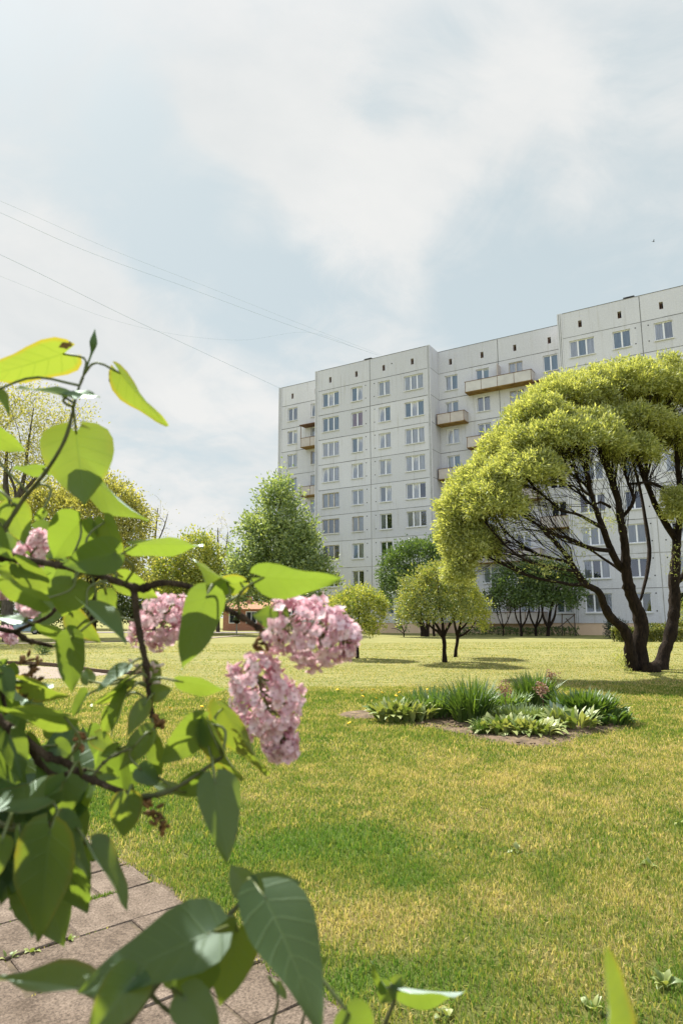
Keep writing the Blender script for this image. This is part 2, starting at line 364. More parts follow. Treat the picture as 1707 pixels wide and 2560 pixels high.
# --- slab path
SLAB = None
mt, nt = newmat('paving_slab')
tcx = N(nt, 'ShaderNodeTexCoord').outputs['Object']
rnd = N(nt, 'ShaderNodeNewGeometry').outputs['Random Per Island']
c1 = ramp(nt, noise(nt, tcx, 85, 5, 0.75), [(0.34, (0.09, 0.070, 0.055)), (0.62, (0.34, 0.275, 0.22))])
c2 = ramp(nt, noise(nt, tcx, 6, 5, 0.65), [(0.35, (0.60, 0.57, 0.53)), (0.62, (1.0, 0.98, 0.95))])
colr = mixc(nt, 1.0, mixc(nt, 1.0, c1, c2, 'MULTIPLY'), ramp(nt, rnd, [(0, (0.74, 0.72, 0.70)), (1, (1, 1, 1))]), 'MULTIPLY')
b = N(nt, 'ShaderNodeBsdfPrincipled', inp={'Roughness': 0.9, 'Specular IOR Level': 0.2}); L(nt, colr, b.inputs['Base Color'])
bn = N(nt, 'ShaderNodeBump', inp={'Strength': 1.0, 'Distance': 0.008}); L(nt, mth(nt, 'ADD', noise(nt, tcx, 90, 5, 0.75), noise(nt, tcx, 22, 4, 0.6)), bn.inputs['Height']); L(nt, bn.outputs[0], b.inputs['Normal'])
o = N(nt, 'ShaderNodeOutputMaterial'); L(nt, b.outputs[0], o.inputs[0]); SLAB = mt
SAND = pm('joint_sand', (0.05, 0.04, 0.028), (0.17, 0.13, 0.085), 30, 0.95, 0.6, 60)
SOIL = pm('bare_soil', (0.06, 0.042, 0.026), (0.22, 0.155, 0.095), 7, 0.95, 0.9, 28)
def pw(al, ac): # path frame -> world
    return np.array([-0.65 * al + 0.76 * ac, 0.76 * al + 0.65 * ac])
mb = MB(); r = np.random.default_rng(3)
LEN, WID, GAP = 0.385, 0.575, 0.013
for i in range(-6, 22):
    al0 = 3.085 + (i - 0) * LEN - LEN * 0
    off = (0.0 if i % 2 else 0.27)
    for j in range(6):
        ac1 = PE - j * WID + (0.0 if j or not i % 2 else -0.0) + (off if j else 0)
        ac0 = PE - (j + 1) * WID + off
        if ac1 - ac0 < 0.08: continue
        jt = lambda s=0.012: (r.random() - 0.5) * 2 * s
        e = jt(0.03) if j == 0 else 0
        c = [(al0 + GAP / 2, ac0 + GAP / 2), (al0 + LEN - GAP / 2, ac0 + GAP / 2), (al0 + LEN - GAP / 2, ac1 - GAP / 2 + e), (al0 + GAP / 2, ac1 - GAP / 2 + e)]
        c = [(a + jt(0.013), q + jt(0.013)) for a, q in c]
        h = 0.012 + jt(0.006); tl = [jt(0.007) for _ in range(4)]
        w_ = [pw(a, q) for a, q in c]
        ctr = sum(w_) / 4
        v = [(*p_, -0.03) for p_ in w_] + [(*p_, h - 0.006 + tl[k]) for k, p_ in enumerate(w_)] + [(*(ctr + (p_ - ctr) * 0.975), h + tl[k]) for k, p_ in enumerate(w_)]
        q = [(0, 4, 5, 1), (1, 5, 6, 2), (2, 6, 7, 3), (3, 7, 4, 0), (4, 8, 9, 5), (5, 9, 10, 6), (6, 10, 11, 7), (7, 11, 8, 4)]
        q = [f[::-1] for f in q]
        gridded = (i in (3, 7) and j == 2) or (i == 5 and j == 0)
        mb.add(v, q + [(11, 10, 9, 8)])
        if gridded:     # waffle-faced slab: a raised diamond grid
            for u in np.linspace(0.1, 0.9, 9):
                for (A, B) in (((0, u), (1, u)), ((u, 0), (u, 1))):
                    bl = lambda s_, t_: (np.array(v[8]) * (1 - s_) * (1 - t_) + np.array(v[9]) * s_ * (1 - t_) + np.array(v[10]) * s_ * t_ + np.array(v[11]) * (1 - s_) * t_) + np.array([0, 0, 0.001])
                    mb.bar(bl(*A), bl(*B), 0.012, 0.007)
fp = mb.build('footpath', [SLAB])
tag(fp, kind='structure')
# sand between the slabs
mb = MB()
ac = np.linspace(PE + 0.02, PE - 4.2, 2)
for i in range(28):
    a0, a1 = 0.6 + i * 0.4, 1.0 + i * 0.4
    e0, e1 = 0.05 * math.sin(i * 1.7) + 0.03, 0.05 * math.sin(i * 1.7 + 1.7) + 0.03
    mb.quad((*pw(a0, PE + e0), 0.003), (*pw(a1, PE + e1), 0.003), (*pw(a1, PE - 4), 0.003), (*pw(a0, PE - 4), 0.003))
tag(mb.build('footpath_bedding_sand', [SAND]), kind='structure')
# soil of the flower bed, of the worn patch beside it, of the sandy bed further left
def sheet(name, poly, z, mat, sub=4, amp=0.02):
    poly = np.array(poly, float); c = poly.mean(0)
    p = spline(np.vstack([poly, poly[:1]]), len(poly) * sub)[:-1] if True else poly
    mb = MB(); n = len(p); rings = [0.0, 0.35, 0.65, 0.85, 1.0]; v = []
    for f_ in rings:
        for q in p:
            w_ = c + (q - c) * f_ * (1 + (vn(q[0], q[1], 0.25, 71) - 0.5) * 0.10 * f_)
            v.append((w_[0], w_[1], float(gz(w_[0], w_[1])) + z + (amp * (vn(w_[0], w_[1], 0.3, 72)) if f_ < 1 else -0.004)))
    q = [(i * n + j, i * n + (j + 1) % n, (i + 1) * n + (j + 1) % n, (i + 1) * n + j) for i in range(len(rings) - 1) for j in range(n)]
    mb.add(v, [f_[::-1] for f_ in q])
    return tag(mb.build(name, [mat], smooth=True), kind='structure')
sheet('flower_bed_soil', BEDC + (BEDPOLY - BEDC) * 0.93, 0.008, SOIL, 4, 0.05)
ang = np.linspace(0, 2 * math.pi, 9)[:-1]
rc = np.random.default_rng(17); mb = MB()
while mb.n < 320 * 24:
    q_ = BEDC + (rc.random(2) - 0.5) * np.array([3.8, 3.4])
    if inpoly(q_[:1], q_[1:], BEDC + (BEDPOLY - BEDC) * 0.93)[0]:
        s_ = 0.008 + 0.022 * rc.random() ** 3; mb.sph((q_[0], q_[1], 0.03 + s_ * 0.3), (s_ * (0.8 + 0.5 * rc.random()), s_, s_ * 0.7), nu=6, nv=3)
tag(mb.build('soil_crumbs', [SOIL]), 'loose brown soil crumbs lying in the flower bed', 'soil', kind='stuff')
sheet('bare_soil_patch', [(0.36 + 0.40 * math.cos(a), 10.75 + 0.42 * math.sin(a)) for a in ang], 0.006, SOIL, 4, 0.03)
PALE = pm('pale_gravel', (0.22, 0.175, 0.135), (0.32, 0.265, 0.21), 20, 0.95, 0.4, 60)
sheet('sandy_path_patch', [(-9.6, 17.4), (-7.0, 17.5), (-6.4, 18.3), (-8.2, 20.4), (-10.6, 22.0), (-12.0, 20.0)], 0.008, PALE, 4, 0.02)
edge = MB()
EP = spline([(-12.0, 22.9, 0.02), (-10.6, 22.4, 0.03), (-8.6, 20.9, 0.03), (-6.4, 18.6, 0.03), (-5.3, 18.3, 0.02)], 26)
for a, q in zip(EP[:-1], EP[1:]): edge.bar(a, q, 0.07, 0.16)
tag(edge.build('sunken_edging', [pm('edging_timber', (0.06, 0.04, 0.025), (0.14, 0.09, 0.06), 12, 0.9)]), kind='structure')
def strip(name, pts, w0, z, mat):
    p = spline([(a, b_, 0) for a, b_ in pts], 30); mb = MB()
    t = np.gradient(p, axis=0); t /= np.linalg.norm(t, axis=1)[:, None]; nn = np.stack([-t[:, 1], t[:, 0]], -1)
    for i in range(29):
        f = lambda k, s: (p[k, 0] + nn[k, 0] * s * w0 / 2, p[k, 1] + nn[k, 1] * s * w0 / 2, float(gz(p[k, 0], p[k, 1])) + z)
        mb.quad(f(i, 1), f(i, -1), f(i + 1, -1), f(i + 1, 1))
    return tag(mb.build(name, [mat]), kind='structure')
strip('far_path', [(-30, 37.5), (-20, 40), (-13.5, 44), (-10.6, 50), (-8.5, 57)], 1.0, 0.03, PALE)
ASPH = pm('pavement_asphalt', (0.20, 0.175, 0.165), (0.28, 0.245, 0.23), 3, 0.9)
strip('pavement', [(-34, 72), (-20, 70), (-13, 68.5), (-8, 67.5), (-5.5, 67.5)], 4.5, 0.035, ASPH)
# ---------------------------------------------------------------- nine-storey panel block
B = thing('apartment_building', 'long pale grey nine storey panel apartment block with beige balconies and peach plinth', 'apartment building', (BX, BY, 0), BYAW)
FH, Z0, NF = 2.8, 0.974, 9
ZJ = lambda k: Z0 + FH * k
ZT = 28.53
WB = 2.125
def concrete(name, base, dark, stain):
    mt, nt = newmat(name)
    tcx = N(nt, 'ShaderNodeTexCoord').outputs['Object']
    big = noise(nt, tcx, 0.16, 5, 0.6)
    mp = N(nt, 'ShaderNodeMapping'); mp.inputs['Scale'].default_value = (2.2, 2.2, 0.16); L(nt, tcx, mp.inputs[0])
    run = noise(nt, mp.outputs[0], 1.3, 6, 0.65)
    grain = noise(nt, tcx, 9, 5, 0.7)
    col = ramp(nt, big, [(0.3, dark), (0.7, base)])
    col = mixc(nt, mth(nt, 'MULTIPLY', mrange(nt, run, 0.52, 0.74), 0.75), col, stain)
    # panel-by-panel difference in tone
    sx = N(nt, 'ShaderNodeSeparateXYZ'); L(nt, tcx, sx.inputs[0])
    cx = N(nt, 'ShaderNodeCombineXYZ')
    L(nt, mth(nt, 'FLOOR', mth(nt, 'DIVIDE', sx.outputs[0], 6.45)), cx.inputs[0]); L(nt, mth(nt, 'FLOOR', mth(nt, 'DIVIDE', mth(nt, 'SUBTRACT', sx.outputs[2], Z0), FH)), cx.inputs[2])
    wn = N(nt, 'ShaderNodeTexWhiteNoise', noise_dimensions='3D'); L(nt, cx.outputs[0], wn.inputs['Vector'])
    col = mixc(nt, 1.0, col, ramp(nt, wn.outputs['Value'], [(0, (0.85, 0.855, 0.86)), (1, (1, 1, 1))]), 'MULTIPLY')
    col = mixc(nt, 0.22, col, ramp(nt, grain, [(0.35, (0.36, 0.36, 0.365)), (0.65, (0.80, 0.80, 0.80))]))
    b = N(nt, 'ShaderNodeBsdfPrincipled', inp={'Roughness': 0.92, 'Specular IOR Level': 0.15}); L(nt, col, b.inputs['Base Color'])
    bn = N(nt, 'ShaderNodeBump', inp={'Strength': 0.35, 'Distance': 0.02}); L(nt, grain, bn.inputs['Height']); L(nt, bn.outputs[0], b.inputs['Normal'])
    o = N(nt, 'ShaderNodeOutputMaterial'); L(nt, b.outputs[0], o.inputs[0]); return mt
CONC = concrete('panel_concrete', (0.715, 0.715, 0.745), (0.635, 0.635, 0.665), (0.47, 0.455, 0.42))
JOINT = pm('joint_sealant', (0.10, 0.10, 0.10), (0.26, 0.26, 0.255), 1.5, 0.9)
JLIGHT = pm('joint_light', (0.24, 0.235, 0.22), (0.42, 0.41, 0.39), 1.2, 0.9)
DARK = pm('dark_opening', (0.012, 0.012, 0.012), (0.03, 0.03, 0.03), 3, 0.9)
PLINTH = pm('plinth_render', (0.66, 0.48, 0.33), (0.74, 0.56, 0.40), 0.8, 0.9, 0.2)
PVC = pm('white_frame', (0.80, 0.81, 0.83), (0.86, 0.87, 0.89), 2, 0.45, spec=0.5)
OLDW = pm('old_timber_frame', (0.50, 0.44, 0.36), (0.66, 0.62, 0.55), 6, 0.7)
SILL = pm('metal_sill', (0.62, 0.62, 0.60), (0.74, 0.74, 0.72), 3, 0.5)
ZINC = pm('roof_edge_metal', (0.10, 0.10, 0.105), (0.18, 0.18, 0.185), 2, 0.5, metal=0.4)
ROOFM = pm('roof_felt', (0.10, 0.10, 0.10), (0.16, 0.16, 0.155), 1, 0.95)
BALC = pm('balcony_concrete', (0.42, 0.375, 0.345), (0.58, 0.53, 0.49), 0.9, 0.9, 0.3, 8)
BALG = pm('balcony_grey', (0.50, 0.48, 0.46), (0.66, 0.64, 0.61), 0.9, 0.9, 0.3, 8)
SLABU = pm('balcony_slab', (0.16, 0.09, 0.03), (0.36, 0.23, 0.08), 1.6, 0.9, 0.3, 6)
RUST = pm('rusty_steel', (0.10, 0.05, 0.03), (0.24, 0.13, 0.08), 6, 0.8)
mt, nt = newmat('window_glass')
tcx = N(nt, 'ShaderNodeTexCoord').outputs['Object']
fr = N(nt, 'ShaderNodeFresnel', inp={'IOR': 1.75})
tr = N(nt, 'ShaderNodeBsdfTransparent', inp={'Color': (0.93, 0.95, 0.96, 1)})
gl = N(nt, 'ShaderNodeBsdfGlossy', inp={'Roughness': 0.02, 'Color': (0.86, 0.92, 1.0, 1)})
bn = N(nt, 'ShaderNodeBump', inp={'Strength': 0.06, 'Distance': 0.05}); L(nt, noise(nt, tcx, 1.5, 2), bn.inputs['Height']); L(nt, bn.outputs[0], gl.inputs['Normal'])
mx = N(nt, 'ShaderNodeMixShader'); L(nt, mth(nt, 'ADD', mth(nt, 'MULTIPLY', fr.outputs[0], 1.3), 0.02, clamp=True), mx.inputs[0]); L(nt, tr.outputs[0], mx.inputs[1]); L(nt, gl.outputs[0], mx.inputs[2])
o = N(nt, 'ShaderNodeOutputMaterial'); L(nt, mx.outputs[0], o.inputs[0]); GLASS = mt
def cloth(name, c, c2=None):
    mt, nt = newmat(name)
    tcx = N(nt, 'ShaderNodeTexCoord').outputs['Object']
    mp = N(nt, 'ShaderNodeMapping'); mp.inputs['Scale'].default_value = (9, 9, 0.35); L(nt, tcx, mp.inputs[0])
    f = noise(nt, mp.outputs[0], 1.4, 4, 0.6)
    col = ramp(nt, f, [(0.35, tuple(x * 0.62 for x in c)), (0.65, c2 or c)])
    b = N(nt, 'ShaderNodeBsdfDiffuse'); L(nt, col, b.inputs[0])
    o = N(nt, 'ShaderNodeOutputMaterial'); L(nt, b.outputs[0], o.inputs[0]); return mt
CURT = {'net': cloth('net_curtain', (0.80, 0.79, 0.82), (0.86, 0.85, 0.87)), 'white': cloth('white_blind', (0.78, 0.78, 0.78), (0.80, 0.80, 0.80)), 'grey': cloth('grey_curtain', (0.50, 0.51, 0.54)), 'blue': cloth('blue_grey_curtain', (0.34, 0.45, 0.52)),
        'dark': cloth('dark_room', (0.035, 0.04, 0.045)), 'pink': cloth('pink_curtain', (0.52, 0.33, 0.36)), 'green': cloth('green_curtain', (0.05, 0.12, 0.07)), 'olive': cloth('olive_curtain', (0.22, 0.20, 0.08)), 'brown': cloth('brown_curtain', (0.20, 0.14, 0.10))}

# --- window kit: frame (object 'window') > pane, sill, curtain
WZ0, WZ1, REC = 0.87, 2.43, 0.14
_wm = {}
def winmesh(wd, n, old, ajar):
    k = (round(wd, 2), n, old, ajar)
    if k in _wm: return _wm[k]
    h = WZ1 - WZ0; f = MB(); p = MB(); s = MB(); t = 0.075
    y0, y1 = REC, REC + 0.07
    f.box(0, wd, y0, y1, 0, t); f.box(0, wd, y0, y1, h - t, h); f.box(0, t, y0, y1, t, h - t); f.box(wd - t, wd, y0, y1, t, h - t)
    for i in range(1, n):
        x = wd * i / n; f.box(x - 0.065, x + 0.065, y0 - 0.004, y1, t, h - t)
    for i in range(n):
        xa, xb = wd * i / n + (t if i == 0 else 0.065), wd * (i + 1) / n - (t if i == n - 1 else 0.065)
        if ajar == i + 1:       # sash tilted inwards at the top
            dy = 0.07
            p.quad((xa, y0 + 0.04, t), (xb, y0 + 0.04, t), (xb, y0 + 0.04 + dy, h - t - 0.04), (xa, y0 + 0.04 + dy, h - t - 0.04))
            for (a, b_) in (((xa, y0 + .04, t + .02), (xa, y0 + .04 + dy, h - t - .04)), ((xb, y0 + .04, t + .02), (xb, y0 + .04 + dy, h - t - .04)), ((xa, y0 + .04 + dy, h - t - .06), (xb, y0 + .04 + dy, h - t - .06))):
                f.bar(a, b_, 0.06, 0.05)
        else:
            p.quad((xa, y0 + 0.035, t), (xb, y0 + 0.035, t), (xb, y0 + 0.035, h - t), (xa, y0 + 0.035, h - t))
    s.box(-0.05, wd + 0.05, -0.09, REC - 0.002, -0.05, 0.0); s.box(-0.05, wd + 0.05, -0.10, -0.092, -0.085, 0.0)
    c = MB(); nseg = 8 * n
    _wm[k] = (f.mesh('window', [OLDW if old else PVC]), p.mesh('pane', [GLASS]), s.mesh('sill', [SILL]))
    return _wm[k]
_cm = {}
def curtmesh(wd, n, cols):
    k = (round(wd, 2), n, cols)
    if k in _cm: return _cm[k]
    h = WZ1 - WZ0; c = MB(); mats = []
    for i in range(n):
        cn = cols[i % len(cols)]
        if CURT[cn] not in mats: mats.append(CURT[cn])
        mi = mats.index(CURT[cn]); xa, xb = wd * i / n + 0.012, wd * (i + 1) / n - 0.012
        m_ = 9; v = []
        for j in range(m_):
            x = xa + (xb - xa) * j / (m_ - 1); y = REC + 0.10 + (0.02 * math.sin(j * 2.1 + i) if cn not in ('white', 'dark') else 0)
            v += [(x, y, 0.0), (x, y, h)]
        c.add(v, [(2 * j, 2 * j + 2, 2 * j + 3, 2 * j + 1) for j in range(m_ - 1)], mi=mi)
    c.box(0.002, wd - 0.002, REC + 0.155, REC + 0.165, 0.002, h - 0.002, mi=0)
    _cm[k] = c.mesh('curtain', mats); return _cm[k]
REST = [MB(), MB()]
def window(u0, w, k, wd, n, cols, old=False, ajar=0, label=None):
    fm, pmh, sm = winmesh(wd, n, old, ajar)
    wobj = link('window', fm, B); wobj.location = (u0, w, ZJ(k) + WZ0)
    if label: wobj['label'] = label
    link('pane', pmh, wobj); link('sill', sm, wobj); link('curtain', curtmesh(wd, n, cols), wobj)
def rest_window(u0, w, k, wd, n):
    z = ZJ(k) + WZ0; h = WZ1 - WZ0; f = REST[0]; y0 = w + REC
    f.box(u0, u0 + wd, y0 + 0.02, y0 + 0.06, z, z + h, mi=0)
    for i in range(n):
        xa, xb = u0 + wd * i / n + 0.07, u0 + wd * (i + 1) / n - 0.07
        f.quad((xa, y0 + 0.014, z + 0.07), (xb, y0 + 0.014, z + 0.07), (xb, y0 + 0.014, z + h - 0.07), (xa, y0 + 0.014, z + h - 0.07), mi=1)
    f.box(u0 - .05, u0 + wd + .05, w - 0.09, w + REC - 0.002, z - 0.05, z, mi=0)

# --- facade with real openings
def facade(mb, u0, u1, w, holes, seams, ztop=ZT, back=12.0, left=True, right=True, zb=Z0):
    us = sorted({u0, u1, *[h[0] for h in holes], *[h[1] for h in holes]}); zs = sorted({zb, ztop, *[h[2] for h in holes], *[h[3] for h in holes]})
    hs = {(round(h[0], 4), round(h[2], 4)): h for h in holes}
    for i in range(len(us) - 1):
        j = 0
        while j < len(zs) - 1:
            cu, cz = (us[i] + us[i + 1]) / 2, (zs[j] + zs[j + 1]) / 2
            if any(h[0] < cu < h[1] and h[2] < cz < h[3] for h in holes): j += 1; continue
            j1 = j
            while j1 + 1 < len(zs) - 1 and not any(h[0] < cu < h[1] and h[2] < (zs[j1 + 1] + zs[j1 + 2]) / 2 < h[3] for h in holes): j1 += 1
            mb.quad((us[i], w, zs[j]), (us[i + 1], w, zs[j]), (us[i + 1], w, zs[j1 + 1]), (us[i], w, zs[j1 + 1])); j = j1 + 1
    for (a, b_, c, d) in holes:
        e = w + 0.5
        mb.quad((a, w, c), (a, w, d), (a, e, d), (a, e, c)); mb.quad((b_, w, d), (b_, w, c), (b_, e, c), (b_, e, d))
        mb.quad((a, w, d), (b_, w, d), (b_, e, d), (a, e, d)); mb.quad((b_, w, c), (a, w, c), (a, e, c), (b_, e, c))
    if left: mb.quad((u0, back, zb), (u0, w, zb), (u0, w, ztop), (u0, back, ztop))
    if right: mb.quad((u1, w, zb), (u1, back, zb), (u1, back, ztop), (u1, w, ztop))
    mb.quad((u1, back, zb), (u0, back, zb), (u0, back, ztop), (u1, back, ztop))
    rr = np.random.default_rng(int(abs(u0 * 10)) + 1)
    for k in range(0, NF + 1):      # horizontal joints: thin sealant strips standing 4 mm proud
        if k == 0: continue
        ua = u0
        while ua < u1 - 0.01:
            ub = min(ua + 1.6, u1); t = 0.022 + 0.016 * rr.random(); dz = (rr.random() - .5) * 0.012
            mb.box(ua + 0.01, ub - 0.01 if ub == u1 else ub, w - 0.004, w + 0.01, ZJ(k) - t + dz, ZJ(k) + t + dz, mi=1 if k >= 4 or rr.random() < 0.35 else 2); ua = ub
    for s_ in seams:
        for k in range(0, NF + 1):
            z0_, z1_ = (ZJ(k), ZJ(k + 1) if k < NF else ztop - 0.02)
            mb.box(s_ - 0.032, s_ + 0.032, w - 0.005, w + 0.01, z0_ + 0.03, z1_ - 0.03, mi=1 if k > 4 else 2)
wall = MB()
U3, U2 = 2.12, 1.36
Acols = [(0.49, U3, 3), (4.17, U2, 2), (7.44, U2, 2), (10.41, U3, 3)]
Bcols = [(14.0, U2, 2), (17.28, U2, 2), (20.59, U2, 2), (23.88, U2, 2)]
Ccols = [(26.74, U3, 3), (30.36, U2 + .06, 2), (33.60, U2 + .06, 2), (36.60, U3, 3)]
Dcols = [(-5.72, U2, 2), (-2.45, U2, 2)]
def holes(cols): return [(u, u + wd, ZJ(k) + WZ0, ZJ(k) + WZ1) for (u, wd, n) in cols for k in range(NF)]
def vents(us): return [(u, u + 0.30, 26.92, 27.55) for u in us]
AV = [1.38, 4.68, 7.97, 11.24]; BV = [14.52, 17.85, 21.13, 24.41]; CV = [27.61, 30.88, 34.13, 37.4]; DV = [-5.21, -1.95]
facade(wall, 0, 13.0, 0.0, holes(Acols) + vents(AV), [6.46])
facade(wall, 13.33, 25.82, WB, holes(Bcols) + vents(BV), [19.6], left=False, right=False)
facade(wall, 26.24, 39.2, 0.0, holes(Ccols) + vents(CV), [32.66])
facade(wall, -6.6, -0.45, WB, holes(Dcols) + vents(DV), [], right=False)
def corner(u0, u1, w0, w1, faces=True):     # ribbed corner piece
    wall.box(u0, u1, w0 - 0.05, w1, Z0, ZT + 0.06)
    n = 3
    for i in range(1, n):
        x = u0 + (u1 - u0) * i / n; wall.box(x - 0.020, x + 0.020, w0 - 0.056, w0 - 0.04, Z0, ZT, mi=1)
corner(-0.445, -0.003, 0, 12); corner(13.003, 13.325, 0, 12); corner(25.825, 26.237, 0, 12); corner(39.203, 39.53, 0, 12); corner(-7.05, -6.603, WB, 12)
for k in range(1, NF + 1):      # joints on the return walls
    wall.box(13.32, 13.329, 0.0, WB, ZJ(k) - 0.02, ZJ(k) + 0.02, mi=1)
# ventilation dots near the seams
for s_, w in ((6.46, 0.0), (32.66, 0.0)):
    for k in range(NF):
        for du in (-0.50, 0.52):
            for zr in (2.37, 0.97):
                u = s_ + du + (rng.random() - .5) * 0.06
                wall.box(u - 0.05, u + 0.05, w - 0.006, w + 0.01, ZJ(k) + zr - 0.05, ZJ(k) + zr + 0.05, mi=3)
wall.box(9.0, 9.12, -0.006, 0.01, 27.45, 27.57, mi=3)
wall.build('wall', [CONC, JOINT, JLIGHT, DARK], B)
vent = MB(); vent.quad((0, 0.42, 0), (0.3, 0.42, 0), (0.3, 0.42, 0.63), (0, 0.42, 0.63), mi=0); vent.box(0, 0.04, 0.05, 0.08, 0, 0.63, mi=1); vent.box(0.04, 0.3, 0.05, 0.08, 0, 0.04, mi=1); vent.box(0.13, 0.16, 0.05, 0.08, 0.04, 0.63, mi=1)
vmesh = vent.mesh('attic_vent', [DARK, RUST])
for us, w in ((AV, 0), (BV, WB), (CV, 0), (DV, WB)):
    for u in us:
        o_ = link('attic_vent', vmesh, B); o_.location = (u, w, 26.92)
pl = MB()
for (a, b_, w) in ((-0.40, 13.28, 0.06), (13.28, 25.86, WB + 0.06), (25.86, 39.48, 0.06), (-7.0, -0.40, WB + 0.06)):
    pl.quad((a, w, -0.3), (b_, w, -0.3), (b_, w, Z0), (a, w, Z0)); pl.quad((a, w, Z0), (b_, w, Z0), (b_, w - 0.06, Z0), (a, w - 0.06, Z0))
    u = a + 2.2
    while u < b_ - 1:
        pl.box(u, u + 0.75, w - 0.006, w + 0.02, 0.50, 0.58, mi=1); u += 3.6
for (u, w0, w1) in ((13.28, 0.06, WB + .06), (39.48, 0.06, 12)): pl.quad((u, w0, -0.3), (u, w1, -0.3), (u, w1, Z0), (u, w0, Z0))
for (u, w0, w1) in ((25.86, 0.06, WB + .06), (-7.0, WB + .06, 12), (-0.40, 0.06, WB + .06)): pl.quad((u, w1, -0.3), (u, w0, -0.3), (u, w0, Z0), (u, w1, Z0))
pl.build('plinth', [PLINTH, DARK], B)
rf = MB()
for (a, b_, w) in ((-0.44, 13.32, 0.0), (13.33, 25.82, WB), (25.83, 39.52, 0.0), (-7.04, -0.45, WB)):
    rf.quad((a, w + .1, ZT - 0.03), (b_, w + .1, ZT - 0.03), (b_, 12, ZT - 0.03), (a, 12, ZT - 0.03))
    rf.box(a + 0.45 if w == 0 else a, b_ - 0.33 if w == 0 else b_, w - 0.03, w + 0.28, ZT + 0.002, ZT + 0.035, mi=1)
rf.build('roof', [ROOFM, ZINC], B)
for u in (6.2, 31.9, 38.0):
    h_ = MB(); h_.box(0, 0.9, 0.1, 0.75, 0.16, 0.20); h_.box(0.1, 0.16, 0.2, 0.26, 0, 0.16); h_.box(0.74, 0.8, 0.2, 0.26, 0, 0.16); h_.box(0.1, 0.8, 0.55, 0.6, 0, 0.16)
    o_ = h_.build('roof_outlet_cover', [ZINC], B); o_.location = (u - 0.5, 0.0, ZT + 0.03)
# --- windows, one by one
CHO = ['net', 'net', 'grey', 'white', 'blue', 'grey']
wr = np.random.default_rng(21)
spec = {}   # what the photograph shows in some of them
spec[('A', 0, 8)] = dict(cols=('blue', 'net', 'blue'), ajar=2); spec[('A', 1, 8)] = dict(cols=('blue', 'net'), ajar=2); spec[('A', 2, 8)] = dict(cols=('white', 'white')); spec[('A', 3, 8)] = dict(cols=('white', 'white', 'white'))
spec[('A', 0, 7)] = dict(cols=('blue', 'blue', 'blue')); spec[('A', 1, 7)] = dict(cols=('pink', 'pink'), label='window with pink curtains'); spec[('A', 2, 7)] = dict(cols=('net', 'blue'), ajar=1); spec[('A', 3, 7)] = dict(cols=('blue', 'net', 'blue'), ajar=2)
spec[('A', 0, 6)] = dict(cols=('net',)); spec[('A', 1, 6)] = dict(cols=('blue', 'net'), ajar=2); spec[('A', 2, 6)] = dict(cols=('net',), ajar=1); spec[('A', 3, 6)] = dict(cols=('net',))
spec[('A', 0, 5)] = dict(cols=('net',), ajar=1); spec[('A', 1, 5)] = dict(cols=('net',), ajar=1); spec[('A', 2, 5)] = dict(cols=('net',), ajar=2); spec[('A', 3, 5)] = dict(cols=('net',), ajar=2)
spec[('A', 0, 4)] = dict(cols=('net',), old=True); spec[('A', 1, 4)] = dict(cols=('net',)); spec[('A', 2, 4)] = dict(cols=('grey', 'net'), ajar=2); spec[('A', 3, 4)] = dict(cols=('grey', 'net', 'dark'), ajar=2)
spec[('A', 0, 3)] = dict(cols=('grey',), old=True, label='window in an old timber frame'); spec[('A', 1, 3)] = dict(cols=('white',), old=True); spec[('A', 2, 3)] = dict(cols=('grey', 'dark')); spec[('A', 3, 3)] = dict(cols=('grey', 'net', 'dark'))
spec[('A', 0, 2)] = dict(cols=('dark', 'grey', 'dark'), old=True); spec[('A', 1, 2)] = dict(cols=('blue', 'net'), ajar=1); spec[('A', 2, 2)] = dict(cols=('green',), label='window with dark green curtains')
spec[('A', 1, 1)] = dict(cols=('net', 'dark')); spec[('A', 0, 1)] = dict(cols=('dark', 'grey'))
spec[('C', 0, 8)] = dict(cols=('net', 'blue', 'net')); spec[('C', 1, 8)] = dict(cols=('blue',)); spec[('C', 2, 8)] = dict(cols=('net', 'grey')); spec[('C', 2, 7)] = dict(cols=('blue', 'white'))
spec[('C', 0, 1)] = dict(cols=('grey', 'dark', 'grey')); spec[('C', 1, 1)] = dict(cols=('dark', 'dark')); spec[('C', 0, 0)] = dict(cols=('grey', 'grey', 'grey')); spec[('C', 1, 0)] = dict(cols=('grey', 'olive'), label='ground floor window with an olive curtain'); spec[('C', 1, 2)] = dict(cols=('grey',)); spec[('C', 0, 3)] = dict(cols=('brown', 'dark', 'brown')); spec[('C', 1, 3)] = dict(cols=('dark',))
for blk, cols, w in (('A', Acols, 0.0), ('B', Bcols, WB), ('C', Ccols, 0.0), ('D', Dcols, WB)):
    for ci, (u, wd, n) in enumerate(cols):
        for k in range(NF):
            skip = (blk == 'A' and k == 0 and ci in (0, 1, 3)) or (blk == 'B' and ci == 3 and k in (3, 4, 5, 6)) or (blk == 'B' and ci == 2 and k in (4, 5)) or (blk == 'C' and ci == 3) or (blk == 'D' and (k < 3 or (ci == 0 and k < 5)))
            if skip: rest_window(u, w, k, wd, n); continue
            s_ = spec.get((blk, ci, k))
            if s_ is None:
                a = CHO[wr.integers(0, 6)]; b_ = CHO[wr.integers(0, 6)]
                if k < 4 and wr.random() < 0.5: a = 'dark'
                s_ = dict(cols=(a, b_, a) if n == 3 else (a, b_), ajar=int(wr.integers(1, n + 1)) if wr.random() < 0.25 else 0, old=bool(wr.random() < 0.12))
            window(u, w, k, wd, n, tuple(s_['cols']), s_.get('old', False), s_.get('ajar', 0), s_.get('label'))
o_ = REST[0].build('window', [PVC, CURT['dark']], B); o_['kind'] = 'stuff'
